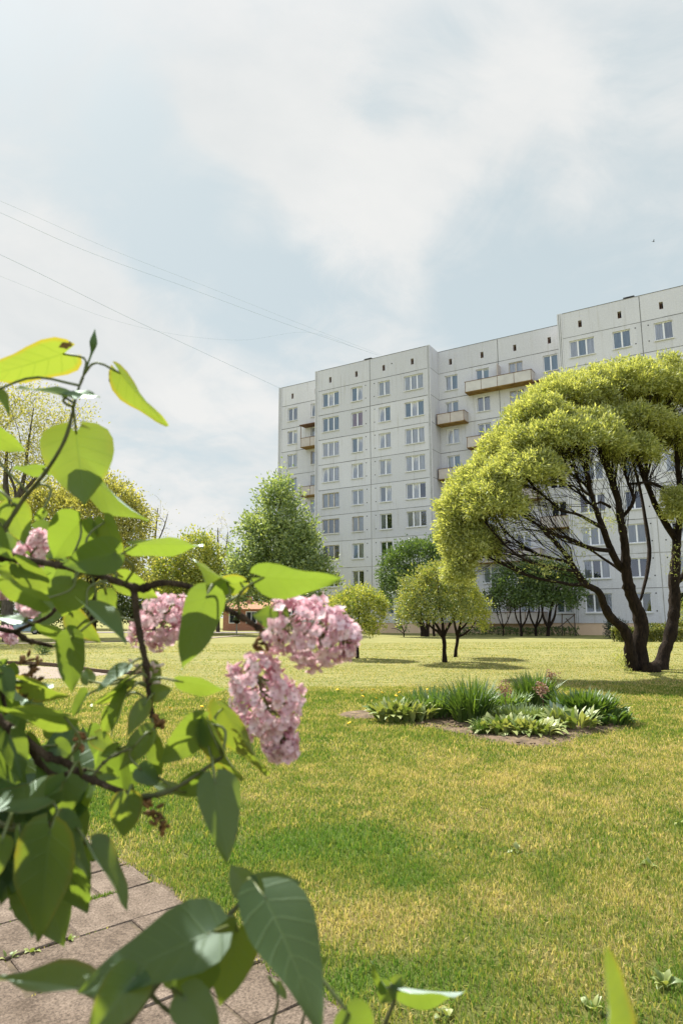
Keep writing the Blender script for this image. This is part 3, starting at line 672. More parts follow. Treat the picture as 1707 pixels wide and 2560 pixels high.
# --- balconies: object 'balcony' (slab) > parapet, divider, canopy
def balcony(u0, u1, k, dep=1.1, grey=False, divider=None, canopy=False, label=None):
    s = MB(); s.box(0, u1 - u0, -dep, -0.002, -0.13, 0.0); b_ = s.build('balcony', [SLABU], B); b_.location = (u0, WB, ZJ(k))
    if label: b_['label'] = label
    p = MB(); L_ = u1 - u0
    p.box(0.05, L_ - 0.05, -dep - 0.03, -dep + 0.03, -0.06, 0.93); p.box(0.0, 0.06, -dep + 0.032, -0.004, -0.06, 0.93); p.box(L_ - 0.06, L_, -dep + 0.032, -0.004, -0.06, 0.93)
    p.box(-0.02, L_ + 0.02, -dep - 0.06, -dep + 0.05, 0.932, 0.975, mi=1); p.box(-0.02, 0.07, -dep + 0.052, -0.004, 0.932, 0.975, mi=1); p.box(L_ - 0.07, L_ + 0.02, -dep + 0.052, -0.004, 0.932, 0.975, mi=1)
    n = max(2, int(L_ / 1.6))
    for i in range(n + 1):
        x = 0.06 + (L_ - 0.12) * i / n; p.box(x - 0.02, x + 0.02, -dep - 0.045, -dep - 0.031, -0.10, 0.93, mi=1)
    p.build('parapet', [BALG if grey else BALC, RUST], b_)
    if divider is not None:
        d_ = MB(); d_.box(divider - u0 - 0.04, divider - u0 + 0.04, -dep + 0.07, -0.004, 0.0, 2.25); d_.build('divider', [BALC], b_)
    if canopy:
        c = MB()
        c.box(0.0, 0.05, -dep - 0.01, -dep + 0.04, 0.98, 2.45); c.box(L_ - 0.05, L_, -dep - 0.01, -dep + 0.04, 0.98, 2.45); c.box(-0.1, L_ + 0.1, -dep - 0.15, -0.004, 2.452, 2.52)
        c.build('canopy', [RUST], b_)
for k in (7, 5, 3, 1):
    balcony(13.45, 16.36, k); balcony(23.15, 25.78, k, canopy=(k == 7))
for k in (8, 6, 4, 2, 0):
    balcony(16.5, 23.05, k, grey=(k == 8), divider=19.77, label='long grey double balcony on the top floor' if k == 8 else None)
for k in (7, 5, 3, 1): balcony(-3.1, -0.46, k, canopy=(k == 7))
# ---------------------------------------------------------------- trees: trunk, twigs grown to the crown, leaves
def barkmat(name, c1, c2, sc=10):
    mt, nt = newmat(name)
    tcx = N(nt, 'ShaderNodeTexCoord').outputs['Object']
    mp = N(nt, 'ShaderNodeMapping'); mp.inputs['Scale'].default_value = (1, 1, 0.28); L(nt, tcx, mp.inputs[0])
    f = noise(nt, mp.outputs[0], sc, 6, 0.7, 0.8)
    col = ramp(nt, f, [(0.32, c1), (0.66, c2)])
    b = N(nt, 'ShaderNodeBsdfPrincipled', inp={'Roughness': 0.92, 'Specular IOR Level': 0.15}); L(nt, col, b.inputs['Base Color'])
    bn = N(nt, 'ShaderNodeBump', inp={'Strength': 1.0, 'Distance': 0.05}); L(nt, f, bn.inputs['Height']); L(nt, bn.outputs[0], b.inputs['Normal'])
    o = N(nt, 'ShaderNodeOutputMaterial'); L(nt, b.outputs[0], o.inputs[0]); return mt
BARK = barkmat('dark_bark', (0.006, 0.0045, 0.0035), (0.036, 0.024, 0.015))
BARKG = barkmat('grey_bark', (0.035, 0.03, 0.024), (0.13, 0.115, 0.09))
def shell_points(lobes, per_m2, r, zmin=-0.35, inner=0.72, lump=0.14, thick=0.22):
    """points with outward normals over the union of ellipsoids lobes [(c, rad)]"""
    P_, N_ = [], []
    C = np.array([l[0] for l in lobes]); A = np.array([l[1] for l in lobes])
    for i in range(len(lobes)):
        a = A[i]; area = 4 * math.pi * ((a[0] * a[1]) ** 1.6 / 3 + (a[0] * a[2]) ** 1.6 / 3 + (a[1] * a[2]) ** 1.6 / 3) ** (1 / 1.6)
        n = int(area * per_m2)
        d = r.normal(size=(n, 3)); d /= np.linalg.norm(d, axis=1)[:, None]
        zm = lobes[i][2] if len(lobes[i]) > 2 else zmin
        d = d[d[:, 2] > zm + 0.25 * (r.random(len(d)) - .5)]
        lum = 1 + lump * (np.sin(d[:, 0] * 5.1 + i) * np.sin(d[:, 1] * 6.3 + 2 * i) + 0.7 * np.sin(d[:, 2] * 9.2 + i * 3 + d[:, 0] * 7))
        rad = lum * (1 - thick * r.random(len(d)) ** 1.5)
        p = C[i] + d * a * rad[:, None]
        q = (p[:, None, :] - C[None]) / A[None]; dd = np.linalg.norm(q, axis=2); dd[:, i] = 9
        ok = dd.min(1) > inner
        nn = d / a; nn /= np.linalg.norm(nn, axis=1)[:, None]
        P_.append(p[ok]); N_.append(nn[ok])
    return np.concatenate(P_), np.concatenate(N_)
def leafcloud(name, pts, nrm, per, ln, wd, spread, mat, parent, r, up=0.25, out=0.7, jit=0.9, droop=0.0):
    n = len(pts) * per
    p = np.repeat(pts, per, 0) + r.normal(size=(n, 3)) * spread
    d = np.repeat(nrm, per, 0) * out + r.normal(size=(n, 3)) * jit * 0.6 + np.array([0, 0, up - droop])
    d /= np.linalg.norm(d, axis=1)[:, None] + 1e-9
    s = np.cross(d, r.normal(size=(n, 3))); s /= np.linalg.norm(s, axis=1)[:, None] + 1e-9
    l = ln * (0.6 + 0.8 * r.random(n))[:, None]; w = wd * (0.6 + 0.8 * r.random(n))[:, None]
    f = np.cross(d, s)
    v = np.empty((n, 4, 3), np.float32)
    v[:, 0] = p; v[:, 1] = p + d * l * 0.45 + s * w / 2 + f * w * 0.12; v[:, 2] = p + d * l - f * w * 0.1; v[:, 3] = p + d * l * 0.45 - s * w / 2 + f * w * 0.12
    k = np.arange(n)[:, None] * 4 + np.array([[0, 1, 2, 3]])
    return link(name, fastmesh(name, v.reshape(-1, 3), [k], mat), parent)
def grow(skel, targets, r, step=0.35, r0=0.006, pw=2.2, bias=0.45, wig=0.08):
    """skel: list of (pts, radii). Grow twigs from the skeleton to every target; returns node arrays"""
    pos, par, rad, plen = [], [], [], []
    for pts, rr in skel:
        base = len(pos)
        for i in range(len(pts)):
            pos.append(pts[i]); par.append(-1 if i == 0 else base + i - 1); rad.append(rr[i]); plen.append(0 if i == 0 else plen[-1] + np.linalg.norm(pts[i] - pts[i - 1]))
    ns = len(pos)
    cap = ns + len(targets) * 8
    Pp = np.zeros((cap, 3)); Pp[:ns] = pos; PL = np.zeros(cap); PL[:ns] = plen; PR = np.full(cap, -1); PR[:ns] = par
    D0 = np.min(np.linalg.norm(targets[:, None] - Pp[None, :ns:2], axis=2), axis=1)
    cnt = ns
    for ti in np.argsort(D0 + 0.1 * r.random(len(D0))):
        t = targets[ti]; d = np.linalg.norm(Pp[:cnt] - t, axis=1)
        j = int(np.argmin(d + bias * PL[:cnt])); dist = d[j]
        k = max(2, min(7, int(dist / step) + 1))
        a = Pp[j]; pj = int(PR[j]); tang = (a - Pp[pj]) if pj >= 0 else np.array([0, 0, 1.]); tang = tang / (np.linalg.norm(tang) + 1e-9)
        ctrl = a + tang * dist * 0.35 + np.array([0, 0, dist * 0.10])
        prev = j
        for q in range(1, k + 1):
            f = q / k; x = a * (1 - f) ** 2 + 2 * ctrl * f * (1 - f) + t * f * f
            if q < k: x = x + r.normal(size=3) * wig * dist / k
            Pp[cnt] = x; PR[cnt] = prev; PL[cnt] = PL[prev] + np.linalg.norm(x - Pp[prev]); prev = cnt; cnt += 1
    ra = np.zeros(cnt); ra[ns:] = 0
    child = np.zeros(cnt, bool); child[PR[ns:cnt]] = True
    acc = np.where(child, 0, r0 ** pw)
    for i in range(cnt - 1, ns - 1, -1):
        acc[PR[i]] += acc[i]
    ra = acc ** (1 / pw)
    return Pp[ns:cnt], PR[ns:cnt], ra, Pp[:cnt], ns
def twigmesh(name, skel, targets, r, mat, parent, k=4, **kw):
    P1, PRn, ra, allp, ns = grow(skel, targets, r, **kw)
    a = allp[PRn]; b = P1; rb = ra[ns:]; rpar = np.where(PRn >= ns, ra[PRn], np.minimum(ra[PRn], rb * 1.3)); rpar = np.minimum(rpar, rb * 1.6)
    d = b - a; ln = np.linalg.norm(d, axis=1); ok = ln > 1e-5; a, b, rb, rpar, d, ln = a[ok], b[ok], rb[ok], rpar[ok], d[ok], ln[ok]
    d /= ln[:, None]; x = np.cross(d, np.array([0.3, 0.5, 0.81])); x /= np.linalg.norm(x, axis=1)[:, None] + 1e-9; y = np.cross(d, x)
    n = len(a); v = np.empty((n, 2 * k, 3), np.float32)
    for j in range(k):
        an = 2 * math.pi * j / k; o_ = x * math.cos(an) + y * math.sin(an)
        v[:, j] = a - d * rpar[:, None] * 0.5 + o_ * rpar[:, None]; v[:, k + j] = b + o_ * rb[:, None]
    q = np.array([[j, (j + 1) % k, k + (j + 1) % k, k + j] for j in range(k)])
    f = (np.arange(n)[:, None, None] * 2 * k + q[None]).reshape(-1, 4)
    return link(name, fastmesh(name, v.reshape(-1, 3), [f], mat, smooth=True), parent)
def trunkmesh(name, stems, mat, parent, k=10, wob=0.10, loc=None):
    mb = MB()
    for i, (pts, rr) in enumerate(stems): mb.tube(pts, rr, k if rr[0] > 0.05 else 6, wob=wob, seed=i)
    return mb.build(name, [mat], parent, smooth=True)
def stem(pxs, Ys, rpx, n=None):
    """stem from photo columns/rows at distance Y; rpx = radius in photo pixels at first and last point"""
    Ys = np.interp(np.linspace(0, 1, len(pxs)), np.linspace(0, 1, len(Ys)), Ys) if not np.isscalar(Ys) else np.full(len(pxs), Ys)
    pts = np.array([P(a, b_, y) for (a, b_), y in zip(pxs, Ys)])
    n = n or max(4, len(pxs) * 3)
    p = spline(pts, n); rp = np.interp(np.linspace(0, 1, n), np.linspace(0, 1, len(rpx)), rpx)
    return p, rp * p[:, 1] / FPX
def lobe3(cx, cy, rx, ry, Y, depth=None, zmin=-0.35):
    c = P(cx, cy, Y); s = Y / FPX
    return (c, np.array([rx * s, (depth if depth else (rx + ry) / 2 * s), ry * s]), zmin)
def tolocal(root, arr): return arr - np.array(root.location)
def make_tree(name, label, cat, base, lobes, stems, leaf, mat, bark=BARK, ntw=120, per_m2=14, per=8, spread=0.12, seed=1, group=None, zmin=-0.35, r0=0.006, thick=0.35, lump=0.16, inner=0.7, step=0.4, up=0.2, droop=0.0):
    r = np.random.default_rng(seed)
    root = thing(name, label, cat, base, group=group)
    off = np.array(base, float)
    lb = [(l[0] - off, l[1], l[2] if len(l) > 2 else zmin) for l in lobes]
    st = [(p - off, rr) for p, rr in stems]
    pts, nrm = shell_points(lb, per_m2 * 0.36, r, inner=inner, lump=lump, thick=thick)
    per = int(per * 2.9); spread *= 1.45
    trunkmesh('trunk', st, bark, root)
    tg = pts[r.choice(len(pts), min(ntw, len(pts)), replace=False)]
    twigmesh('branches', st, tg, r, bark, root, r0=r0, step=step)
    leafcloud('crown', pts, nrm, per, leaf[0], leaf[1], spread, mat, root, r, up=up, droop=droop)
    return root
# ---- foliage colours
F_WIL = leafmat('willow_leaves', (0.205, 0.255, 0.058), (0.57, 0.59, 0.23), 0.48, 1.3, gloss=0.05)
F_MAP = leafmat('fresh_green_leaves', (0.085, 0.150, 0.048), (0.36, 0.43, 0.17), 0.4, 1.6, gloss=0.07)
F_DRK = leafmat('dark_green_leaves', (0.032, 0.078, 0.016), (0.14, 0.21, 0.048), 0.35, 1.6, gloss=0.07)
F_YEL = leafmat('yellow_green_leaves', (0.115, 0.185, 0.030), (0.48, 0.48, 0.12), 0.42, 1.4, gloss=0.05)
F_BRZ = leafmat('bronze_leaves', (0.17, 0.19, 0.045), (0.48, 0.46, 0.15), 0.45, 1.4, gloss=0.04)
F_ORG = leafmat('orange_tipped_leaves', (0.046, 0.115, 0.020), (0.42, 0.42, 0.12), 0.4, 1.4, gloss=0.08)
F_FAR = leafmat('far_leaves', (0.040, 0.070, 0.018), (0.10, 0.13, 0.035), 0.35, 1.5, gloss=0.04)
F_HED = leafmat('hedge_leaves', (0.040, 0.075, 0.014), (0.25, 0.25, 0.06), 0.3, 1.4, gloss=0.05)
F_CON = leafmat('yew_needles', (0.010, 0.024, 0.010), (0.030, 0.055, 0.022), 0.15, 1.0, gloss=0.04)

# ---- the big willow
r = np.random.default_rng(77)
wb = G(1600, 1676)
wil = thing('willow_tree', 'large round-headed willow with several dark twisting trunks on the right of the lawn', 'tree', wb)
off = np.array(wb)
S = []
S.append(stem([(1583, 1682), (1578, 1660), (1574, 1628), (1569, 1597), (1556, 1570), (1530, 1549), (1513, 1523), (1503, 1496), (1496, 1480), (1460, 1459), (1442, 1432), (1416, 1390), (1388, 1357), (1360, 1330)], [19.3, 18.9, 18.2, 17.6], [20, 13, 11, 10, 8, 6, 4]))
S.append(stem([(1600, 1683), (1597, 1658), (1597, 1610), (1602, 1570), (1599, 1543), (1588, 1515), (1577, 1488), (1569, 1460), (1564.5, 1428), (1563, 1397), (1561, 1366), (1557, 1337), (1548, 1289), (1544, 1251), (1531, 1212), (1514, 1168), (1502, 1136), (1496, 1098), (1492, 1070)], [19.4, 19.3, 19.0, 18.6, 18.0], [26, 17, 15, 13, 11, 9, 8, 6, 3]))
S.append(stem([(1640, 1684), (1651, 1663), (1658, 1633), (1671, 1601), (1679, 1562), (1683, 1531), (1685, 1491), (1684, 1452), (1687, 1413), (1689, 1381), (1690, 1350), (1698, 1299), (1700, 1241), (1692, 1165), (1688, 1110)], [19.6, 19.8, 20.0, 20.2], [24, 15, 14, 13, 12, 10, 7, 4]))
S.append(stem([(1552, 1421), (1531, 1386), (1520, 1359), (1508, 1325), (1491, 1280), (1480, 1245), (1470, 1209), (1464, 1184), (1466, 1146), (1462, 1110)], [19.1, 18.3, 17.8], [9, 8, 6, 4, 3]))
S.append(stem([(1522, 1376), (1495, 1374), (1464, 1366), (1420, 1346), (1384, 1336), (1340, 1310), (1304, 1286), (1272, 1254), (1240, 1220)], [18.7, 18.6, 18.4, 18.2], [6, 5, 4, 3, 1.5]))
S.append(stem([(1462, 1460), (1430, 1462), (1400, 1456), (1336, 1444), (1288, 1426), (1240, 1402), (1200, 1380), (1170, 1340)], [17.7, 17.6, 17.8], [5, 4, 3.5, 2.5, 1.5]))
S.append(stem([(1436, 1428), (1376, 1418), (1328, 1406), (1296, 1390), (1250, 1350), (1215, 1310)], [17.7, 17.2, 17.0], [4, 3, 2.5, 1.5]))
S.append(stem([(1430, 1408), (1390, 1398), (1340, 1385), (1300, 1360), (1255, 1320), (1225, 1270)], [17.6, 18.0, 18.4], [4, 3, 2.5, 1.5]))
S.append(stem([(1556, 1432), (1535, 1415), (1505, 1395), (1470, 1372), (1440, 1362), (1400, 1350)], [19.2, 19.8, 20.2], [4, 3.5, 2.5, 1.5]))
S.append(stem([(1685, 1345), (1678, 1333), (1656, 1298), (1636, 1260), (1621, 1222), (1610, 1199), (1598, 1165), (1588, 1130), (1575, 1095)], [20.0, 19.6, 19.4], [8, 8, 7, 6, 4, 3]))
S.append(stem([(1613, 1205), (1614, 1165), (1623, 1126), (1637, 1104), (1660, 1070)], [19.4, 19.8, 20.2], [5, 4, 3, 2]))
S.append(stem([(1550, 1295), (1563, 1283), (1575, 1268), (1583, 1251), (1575, 1222), (1566, 1199), (1560, 1170), (1566, 1130)], [18.9, 18.6, 18.5], [5, 4.5, 4, 3, 2]))
S.append(stem([(1568, 1210), (1590, 1209), (1619, 1206), (1652, 1218), (1675, 1234), (1692, 1250)], [18.6, 19.3, 20.0], [3, 4, 4, 4]))
S.append(stem([(1531, 1212), (1539, 1180), (1540, 1157), (1541, 1117), (1548, 1080)], [18.6, 18.9, 19.3], [4, 3.5, 3, 2]))
S.append(stem([(1478, 1240), (1458, 1228), (1440, 1190), (1430, 1150), (1420, 1110)], [18.2, 17.8, 17.4], [4, 3, 2.5, 1.5]))
S.append(stem([(1505, 1320), (1470, 1300), (1440, 1285), (1407, 1278), (1370, 1250), (1330, 1215), (1300, 1170)], [18.4, 18.0, 17.6], [5, 4, 3, 2, 1.5]))
S.append(stem([(1525, 1268), (1500, 1256), (1480, 1262), (1455, 1240), (1420, 1215), (1390, 1180)], [18.7, 18.4, 18.6], [4, 3, 3, 2, 1]))
S.append(stem([(1686, 1452), (1700, 1448), (1712, 1428), (1740, 1370), (1775, 1280), (1800, 1190), (1815, 1120)], [20.1, 20.2, 20.6], [8, 7, 6, 5, 3]))
S.append(stem([(1700, 1260), (1720, 1200), (1735, 1140), (1745, 1090)], [20.2, 20.8, 21.4], [6, 5, 4, 2]))
S.append(stem([(1600, 1500), (1615, 1440), (1622, 1380), (1612, 1300), (1600, 1230), (1580, 1150), (1560, 1080)], [20.6, 21.4, 22.2, 22.6], [3, 5, 5, 4, 3, 2]))
S = [(p - off, q) for p, q in S]
for i, nm in ((0, 'trunk'), (1, 'trunk'), (2, 'trunk')):
    k0 = MB(); p, q = S[i]
    k0.tube(p, q * (1 + 0.06 * r.standard_normal(len(q))), 14, wob=0.12, seed=i); k0.build('trunk', [BARK], wil, smooth=True)
trunkmesh('limbs', S[3:], BARK, wil, 8, 0.08)
mb = MB(); sp_ = G(1627, 1679) - off
mb.tube([sp_ + np.array([0, 0, -0.1]), sp_ + np.array([0.02, 0, 0.12]), sp_ + np.array([0.0, 0.02, 0.26])], [0.26, 0.23, 0.17], 12, wob=0.18, seed=4)
mb.build('cut_stump', [BARK], wil, smooth=True)
WL = [(1560, 1000, 180, 105, 20.0, 2.4, -0.12), (1420, 1010, 110, 92, 19.6, 1.6, -0.15), (1685, 1015, 130, 92, 20.6, 2.0, -0.12), (1395, 1115, 140, 88, 17.4, 1.2, -0.05), (1490, 1110, 82, 78, 17.5, 1.0, -0.05),
      (1285, 1132, 96, 86, 18.6, 1.4, -0.25), (1200, 1222, 82, 84, 18.3, 1.2, -0.4), (1150, 1295, 58, 105, 18.2, 0.9, -0.7), (1235, 1250, 78, 95, 17.2, 1.0, -0.35), (1145, 1395, 38, 62, 18.0, 0.6, -0.8),
      (1325, 1180, 85, 66, 16.9, 0.9, -0.1), (1520, 1000, 165, 100, 22.4, 1.6, -0.1), (1690, 1245, 30, 48, 19.0, 0.4, -0.8), (1850, 1110, 150, 140, 20.4, 2.2, -0.2), (1650, 1085, 85, 50, 19.4, 1.2, -0.1), (1580, 1120, 60, 48, 18.3, 0.8, -0.3), (1200, 1350, 50, 50, 17.6, 0.6, -0.6),
      (1340, 1050, 90, 70, 18.4, 1.3, -0.1), (1450, 1075, 110, 60, 18.4, 1.2, 0.0), (1560, 1060, 120, 60, 18.9, 1.3, 0.0), (1290, 1180, 80, 70, 17.6, 1.0, -0.2), (1262, 1135, 60, 58, 19.6, 1.2, -0.2), (1620, 960, 90, 45, 20.2, 1.6, 0.0)]
WLB = [lobe3(w_[0], w_[1] + 14, w_[2] * 0.93, w_[3] * 0.90, w_[4], w_[5] * 0.95, w_[6]) for w_ in WL]
lb = [(l[0] - off, l[1], l[2]) for l in WLB]
pts, nrm = shell_points(lb, 34, r, inner=0.80, lump=0.12, thick=0.36)
tg = pts[r.choice(len(pts), min(2600, len(pts)), replace=False)]
twigmesh('branches', S, tg - nrm[r.integers(0, len(nrm), 1)] * 0.0, r, BARK, wil, r0=0.0045, step=0.45, bias=0.85, pw=2.5, wig=0.12)
fan = MB()      # fans of long thin shoots running from the limbs up into the crown
for si, (sp0, sr0) in enumerate(S):
    if si == 19: continue
    i0 = int(len(sp0) * (0.55 if si < 3 else 0.30))
    for i in range(i0, len(sp0) - 1):
        tg0 = sp0[min(i + 1, len(sp0) - 1)] - sp0[i - 1]; tg0 = tg0 / np.linalg.norm(tg0)
        dv = pts - sp0[i]; dl = np.linalg.norm(dv, axis=1); cs = (dv @ tg0) / (dl + 1e-9)
        c_ = np.where((dl > 0.7) & (dl < 3.0) & (cs > 0.45))[0]
        if len(c_) == 0: continue
        for j in r.choice(c_, min(len(c_), 3), replace=False):
            t1 = pts[j]; dd = np.linalg.norm(t1 - sp0[i]); mid = sp0[i] + tg0 * dd * 0.40 + np.array([0, 0, 0.06 * dd]) + r.normal(size=3) * 0.06 * dd
            fs = np.linspace(0, 1, 7)[:, None]; q = sp0[i] * (1 - fs) ** 2 + 2 * mid * fs * (1 - fs) + t1 * fs ** 2
            fan.tube(q, np.linspace(min(0.010, sr0[i] * 0.6), 0.003, 7), 3, cap=False)
fan.build('shoots', [BARK], wil, smooth=True)
leafcloud('crown', pts, nrm, 62, 0.112, 0.036, 0.088, F_WIL, wil, r, up=0.12, out=0.75, jit=1.0)
# thin sprays hanging lower inside the crown
ip = []
for (a, b_, rx, ry, Y, n) in [(1300, 1310, 70, 50, 17.8, 46), (1380, 1250, 70, 50, 18.2, 40), (1360, 1400, 60, 40, 17.4, 36), (1545, 1150, 40, 40, 18.2, 40), (1600, 1120, 40, 40, 18.9, 30), (1530, 1300, 18, 25, 18.9, 16), (1460, 1300, 40, 40, 18.2, 22), (1440, 1160, 60, 30, 17.8, 40), (1690, 1400, 14, 40, 20.0, 12), (1430, 1380, 30, 20, 17.6, 12), (1180, 1400, 40, 30, 17.6, 24), (1560, 1060, 120, 30, 19.0, 60)]:
    for _ in range(n): ip.append(P(a + r.normal() * rx * 0.6, b_ + r.normal() * ry * 0.6, Y + r.normal() * 0.5) - off)
ip = np.array(ip); dn = np.tile(np.array([0, 0, -0.4]), (len(ip), 1))
leafcloud('inner_sprays', ip, dn, 14, 0.085, 0.020, 0.11, F_WIL, wil, r, up=-0.1, out=0.5, jit=1.1)
sb = G(1562, 1680)          # suckers at the foot
pp = []
for _ in range(60):
    t = r.random(); pp.append(np.array(G(1566, 1681)) + np.array([-0.28 * t + r.normal() * 0.08, r.normal() * 0.12, 0.62 * t + 0.02]) - off)
pp = np.array(pp); leafcloud('basal_foliage', pp, np.tile([0, 0, 1.], (len(pp), 1)), 7, 0.07, 0.016, 0.04, F_WIL, wil, r, up=0.5)

# ---- small round-headed trees on the lawn
def st2(base_px, pts, Y, rp, extra=()):
    return [stem([base_px] + pts, Y, rp)] + [stem(e, Y, (rp[-1], 1.2)) for e in extra]
b1 = G(1111, 1656)
Yb = b1[1]
make_tree('lawn_tree', 'small round tree with orange-tinged leaf tips standing in front of its pair on the lawn', 'tree', b1,
          [lobe3(1060, 1495, 62, 68, Yb, 1.0, -0.5), lobe3(1110, 1458, 58, 52, Yb - 0.2, 0.9, -0.3), lobe3(1035, 1530, 40, 40, Yb - 0.4, 0.7, -0.7), lobe3(1120, 1525, 60, 45, Yb - 0.3, 0.8, -0.6), lobe3(1085, 1510, 70, 60, Yb + 0.6, 0.8, -0.4)],
          st2((1111, 1658), [(1110, 1630), (1110, 1605), (1107, 1590)], Yb, (7, 5, 5, 4.5), [[(1107, 1592), (1098, 1575), (1080, 1545), (1060, 1500)], [(1108, 1592), (1118, 1570), (1135, 1545), (1145, 1500)], [(1108, 1592), (1106, 1560), (1098, 1520), (1095, 1470)], [(1108, 1594), (1095, 1580), (1078, 1568), (1050, 1530)]]),
          (0.085, 0.05), F_ORG, ntw=190, per_m2=95, per=7, spread=0.06, seed=11, r0=0.005, thick=0.4, inner=0.75)
b2 = G(1137, 1644); Yb2 = b2[1]
make_tree('lawn_tree', 'thin-stemmed yellow-green tree leaning right behind the orange-tipped tree', 'tree', b2,
          [lobe3(1168, 1525, 46, 56, Yb2, 0.8, -0.5), lobe3(1140, 1480, 50, 60, Yb2, 0.9, -0.4), lobe3(1190, 1545, 28, 36, Yb2 - 0.3, 0.6, -0.7)],
          st2((1137, 1646), [(1139, 1625), (1143, 1598), (1142, 1585)], Yb2, (5, 4, 4, 3.5), [[(1142, 1588), (1150, 1575), (1165, 1560), (1178, 1530)], [(1142, 1588), (1136, 1560), (1134, 1525), (1138, 1480)], [(1142, 1588), (1150, 1560), (1155, 1530), (1165, 1500)], [(1143, 1592), (1160, 1585), (1175, 1572), (1190, 1550)]]),
          (0.085, 0.05), F_YEL, ntw=150, per_m2=65, per=7, spread=0.07, seed=12, r0=0.005, thick=0.4)
b3 = G(893, 1647); Yb3 = b3[1]
make_tree('lawn_tree', 'low bushy yellow-green tree half hidden behind the right lilac flower', 'tree', b3,
          [lobe3(900, 1508, 52, 40, Yb3, 0.9, -0.4), lobe3(868, 1530, 48, 42, Yb3, 0.9, -0.5), lobe3(930, 1522, 32, 42, Yb3 - 0.2, 0.7, -0.5), lobe3(890, 1558, 58, 30, Yb3 - 0.2, 0.8, -0.7)],
          st2((893, 1649), [(893, 1625), (892, 1605), (893, 1590)], Yb3, (5, 4, 4, 3.5), [[(893, 1590), (880, 1570), (865, 1540)], [(893, 1590), (905, 1570), (925, 1530)], [(893, 1590), (895, 1560), (900, 1510)]]),
          (0.09, 0.055), F_YEL, ntw=150, per_m2=70, per=7, spread=0.07, seed=13, r0=0.005, thick=0.4)
# ---- trees near the block
Y = 52.5
make_tree('shade_tree', 'dark green layered tree on several stems by the middle of the block', 'tree', GY(1062, Y),
          [lobe3(1040, 1395, 72, 40, Y, 2.0, -0.2), lobe3(1000, 1430, 48, 45, Y, 1.6, -0.4), lobe3(1090, 1410, 62, 62, Y - 0.5, 1.8, -0.3), lobe3(985, 1480, 32, 45, Y, 1.2, -0.5), lobe3(1100, 1490, 60, 50, Y, 1.6, -0.4), lobe3(1040, 1460, 60, 50, Y - 1, 1.6, -0.3)],
          [stem([(1060, 1596), (1057, 1572), (1050, 1545), (1046, 1500), (1040, 1430)], Y, (9, 7, 6, 4, 2)), stem([(1067, 1596), (1068, 1570), (1072, 1540), (1080, 1480), (1090, 1420)], Y, (6, 5, 5, 3, 2)), stem([(1052, 1560), (1040, 1545), (1010, 1500), (995, 1460)], Y, (4, 3, 2, 1.5)), stem([(1085, 1594), (1083, 1570), (1085, 1540), (1100, 1490)], Y, (3.5, 3, 3, 2))],
          (0.20, 0.12), F_DRK, ntw=200, per_m2=20, per=7, spread=0.15, seed=21, thick=0.4, r0=0.011)
Y = 51.5
SH = [(1302, [(1295, 1445, 58, 42), (1265, 1480, 38, 34), (1300, 1500, 45, 26)], [(1302, 1595), (1302, 1570), (1300, 1540), (1297, 1480)], 3.2, 'slender dark shrub tree leftmost of the row under the willow by the block', F_DRK),
      (1339, [(1345, 1440, 48, 38), (1340, 1495, 44, 34)], [(1339, 1594), (1338, 1570), (1345, 1540), (1345, 1470)], 3.5, 'forked dark shrub tree second in the row under the willow', F_DRK),
      (1368, [(1385, 1448, 52, 44), (1400, 1495, 52, 36), (1425, 1470, 34, 40)], [(1368, 1596), (1370, 1570), (1375, 1530), (1390, 1470)], 5.0, 'thick-stemmed dark shrub tree at the right end of the row by the trellis', F_DRK),
      (1256, [(1235, 1492, 26, 22), (1262, 1515, 30, 22)], [(1256, 1593), (1257, 1570), (1250, 1530), (1240, 1490)], 1.8, 'thin sparse sapling left of the dark shrub row in front of the low balcony', F_FAR)]
for i, (bx_, lbs, sp_, rr_, lab, mt_) in enumerate(SH):
    Yi = Y + (i % 2) * 0.8
    e = sp_[1]
    make_tree('shrub_tree', lab, 'tree', GY(bx_, Yi), [lobe3(*l, Yi, 1.3, -0.5) for l in lbs],
              [stem(sp_, Yi, (rr_, rr_ * .8, rr_ * .6, 1.2)), stem([e, (e[0] + 14, e[1] - 25), (e[0] + 20, e[1] - 60)], Yi, (rr_ * .7, rr_ * .6, 1)), stem([e, (e[0] - 12, e[1] - 25), (e[0] - 18, e[1] - 60)], Yi - 0.3, (rr_ * .7, rr_ * .6, 1))],
              (0.19, 0.11), mt_, ntw=110, per_m2=22 if i < 3 else 9, per=7, spread=0.15, seed=31 + i, thick=0.5, r0=0.009, group='shrub trees in front of the block')
Y = 52.0
make_tree('sapling', 'tiny bare sapling with few leaves in front of the peach plinth', 'tree', GY(1009, Y), [lobe3(995, 1560, 8, 22, Y, 0.3, -1), lobe3(1012, 1562, 8, 12, Y, 0.3, -1)],
          [stem([(1009, 1592), (1009, 1580), (1003, 1565), (995, 1548)], Y, (1.6, 1.3, 1, 0.6)), stem([(1009, 1582), (1015, 1570), (1017, 1558)], Y, (1, .8, .5)), stem([(1009, 1584), (990, 1572), (978, 1571)], Y, (1, .8, .5))],
          (0.16, 0.09), F_DRK, ntw=8, per_m2=14, per=4, spread=0.08, seed=41, r0=0.006)
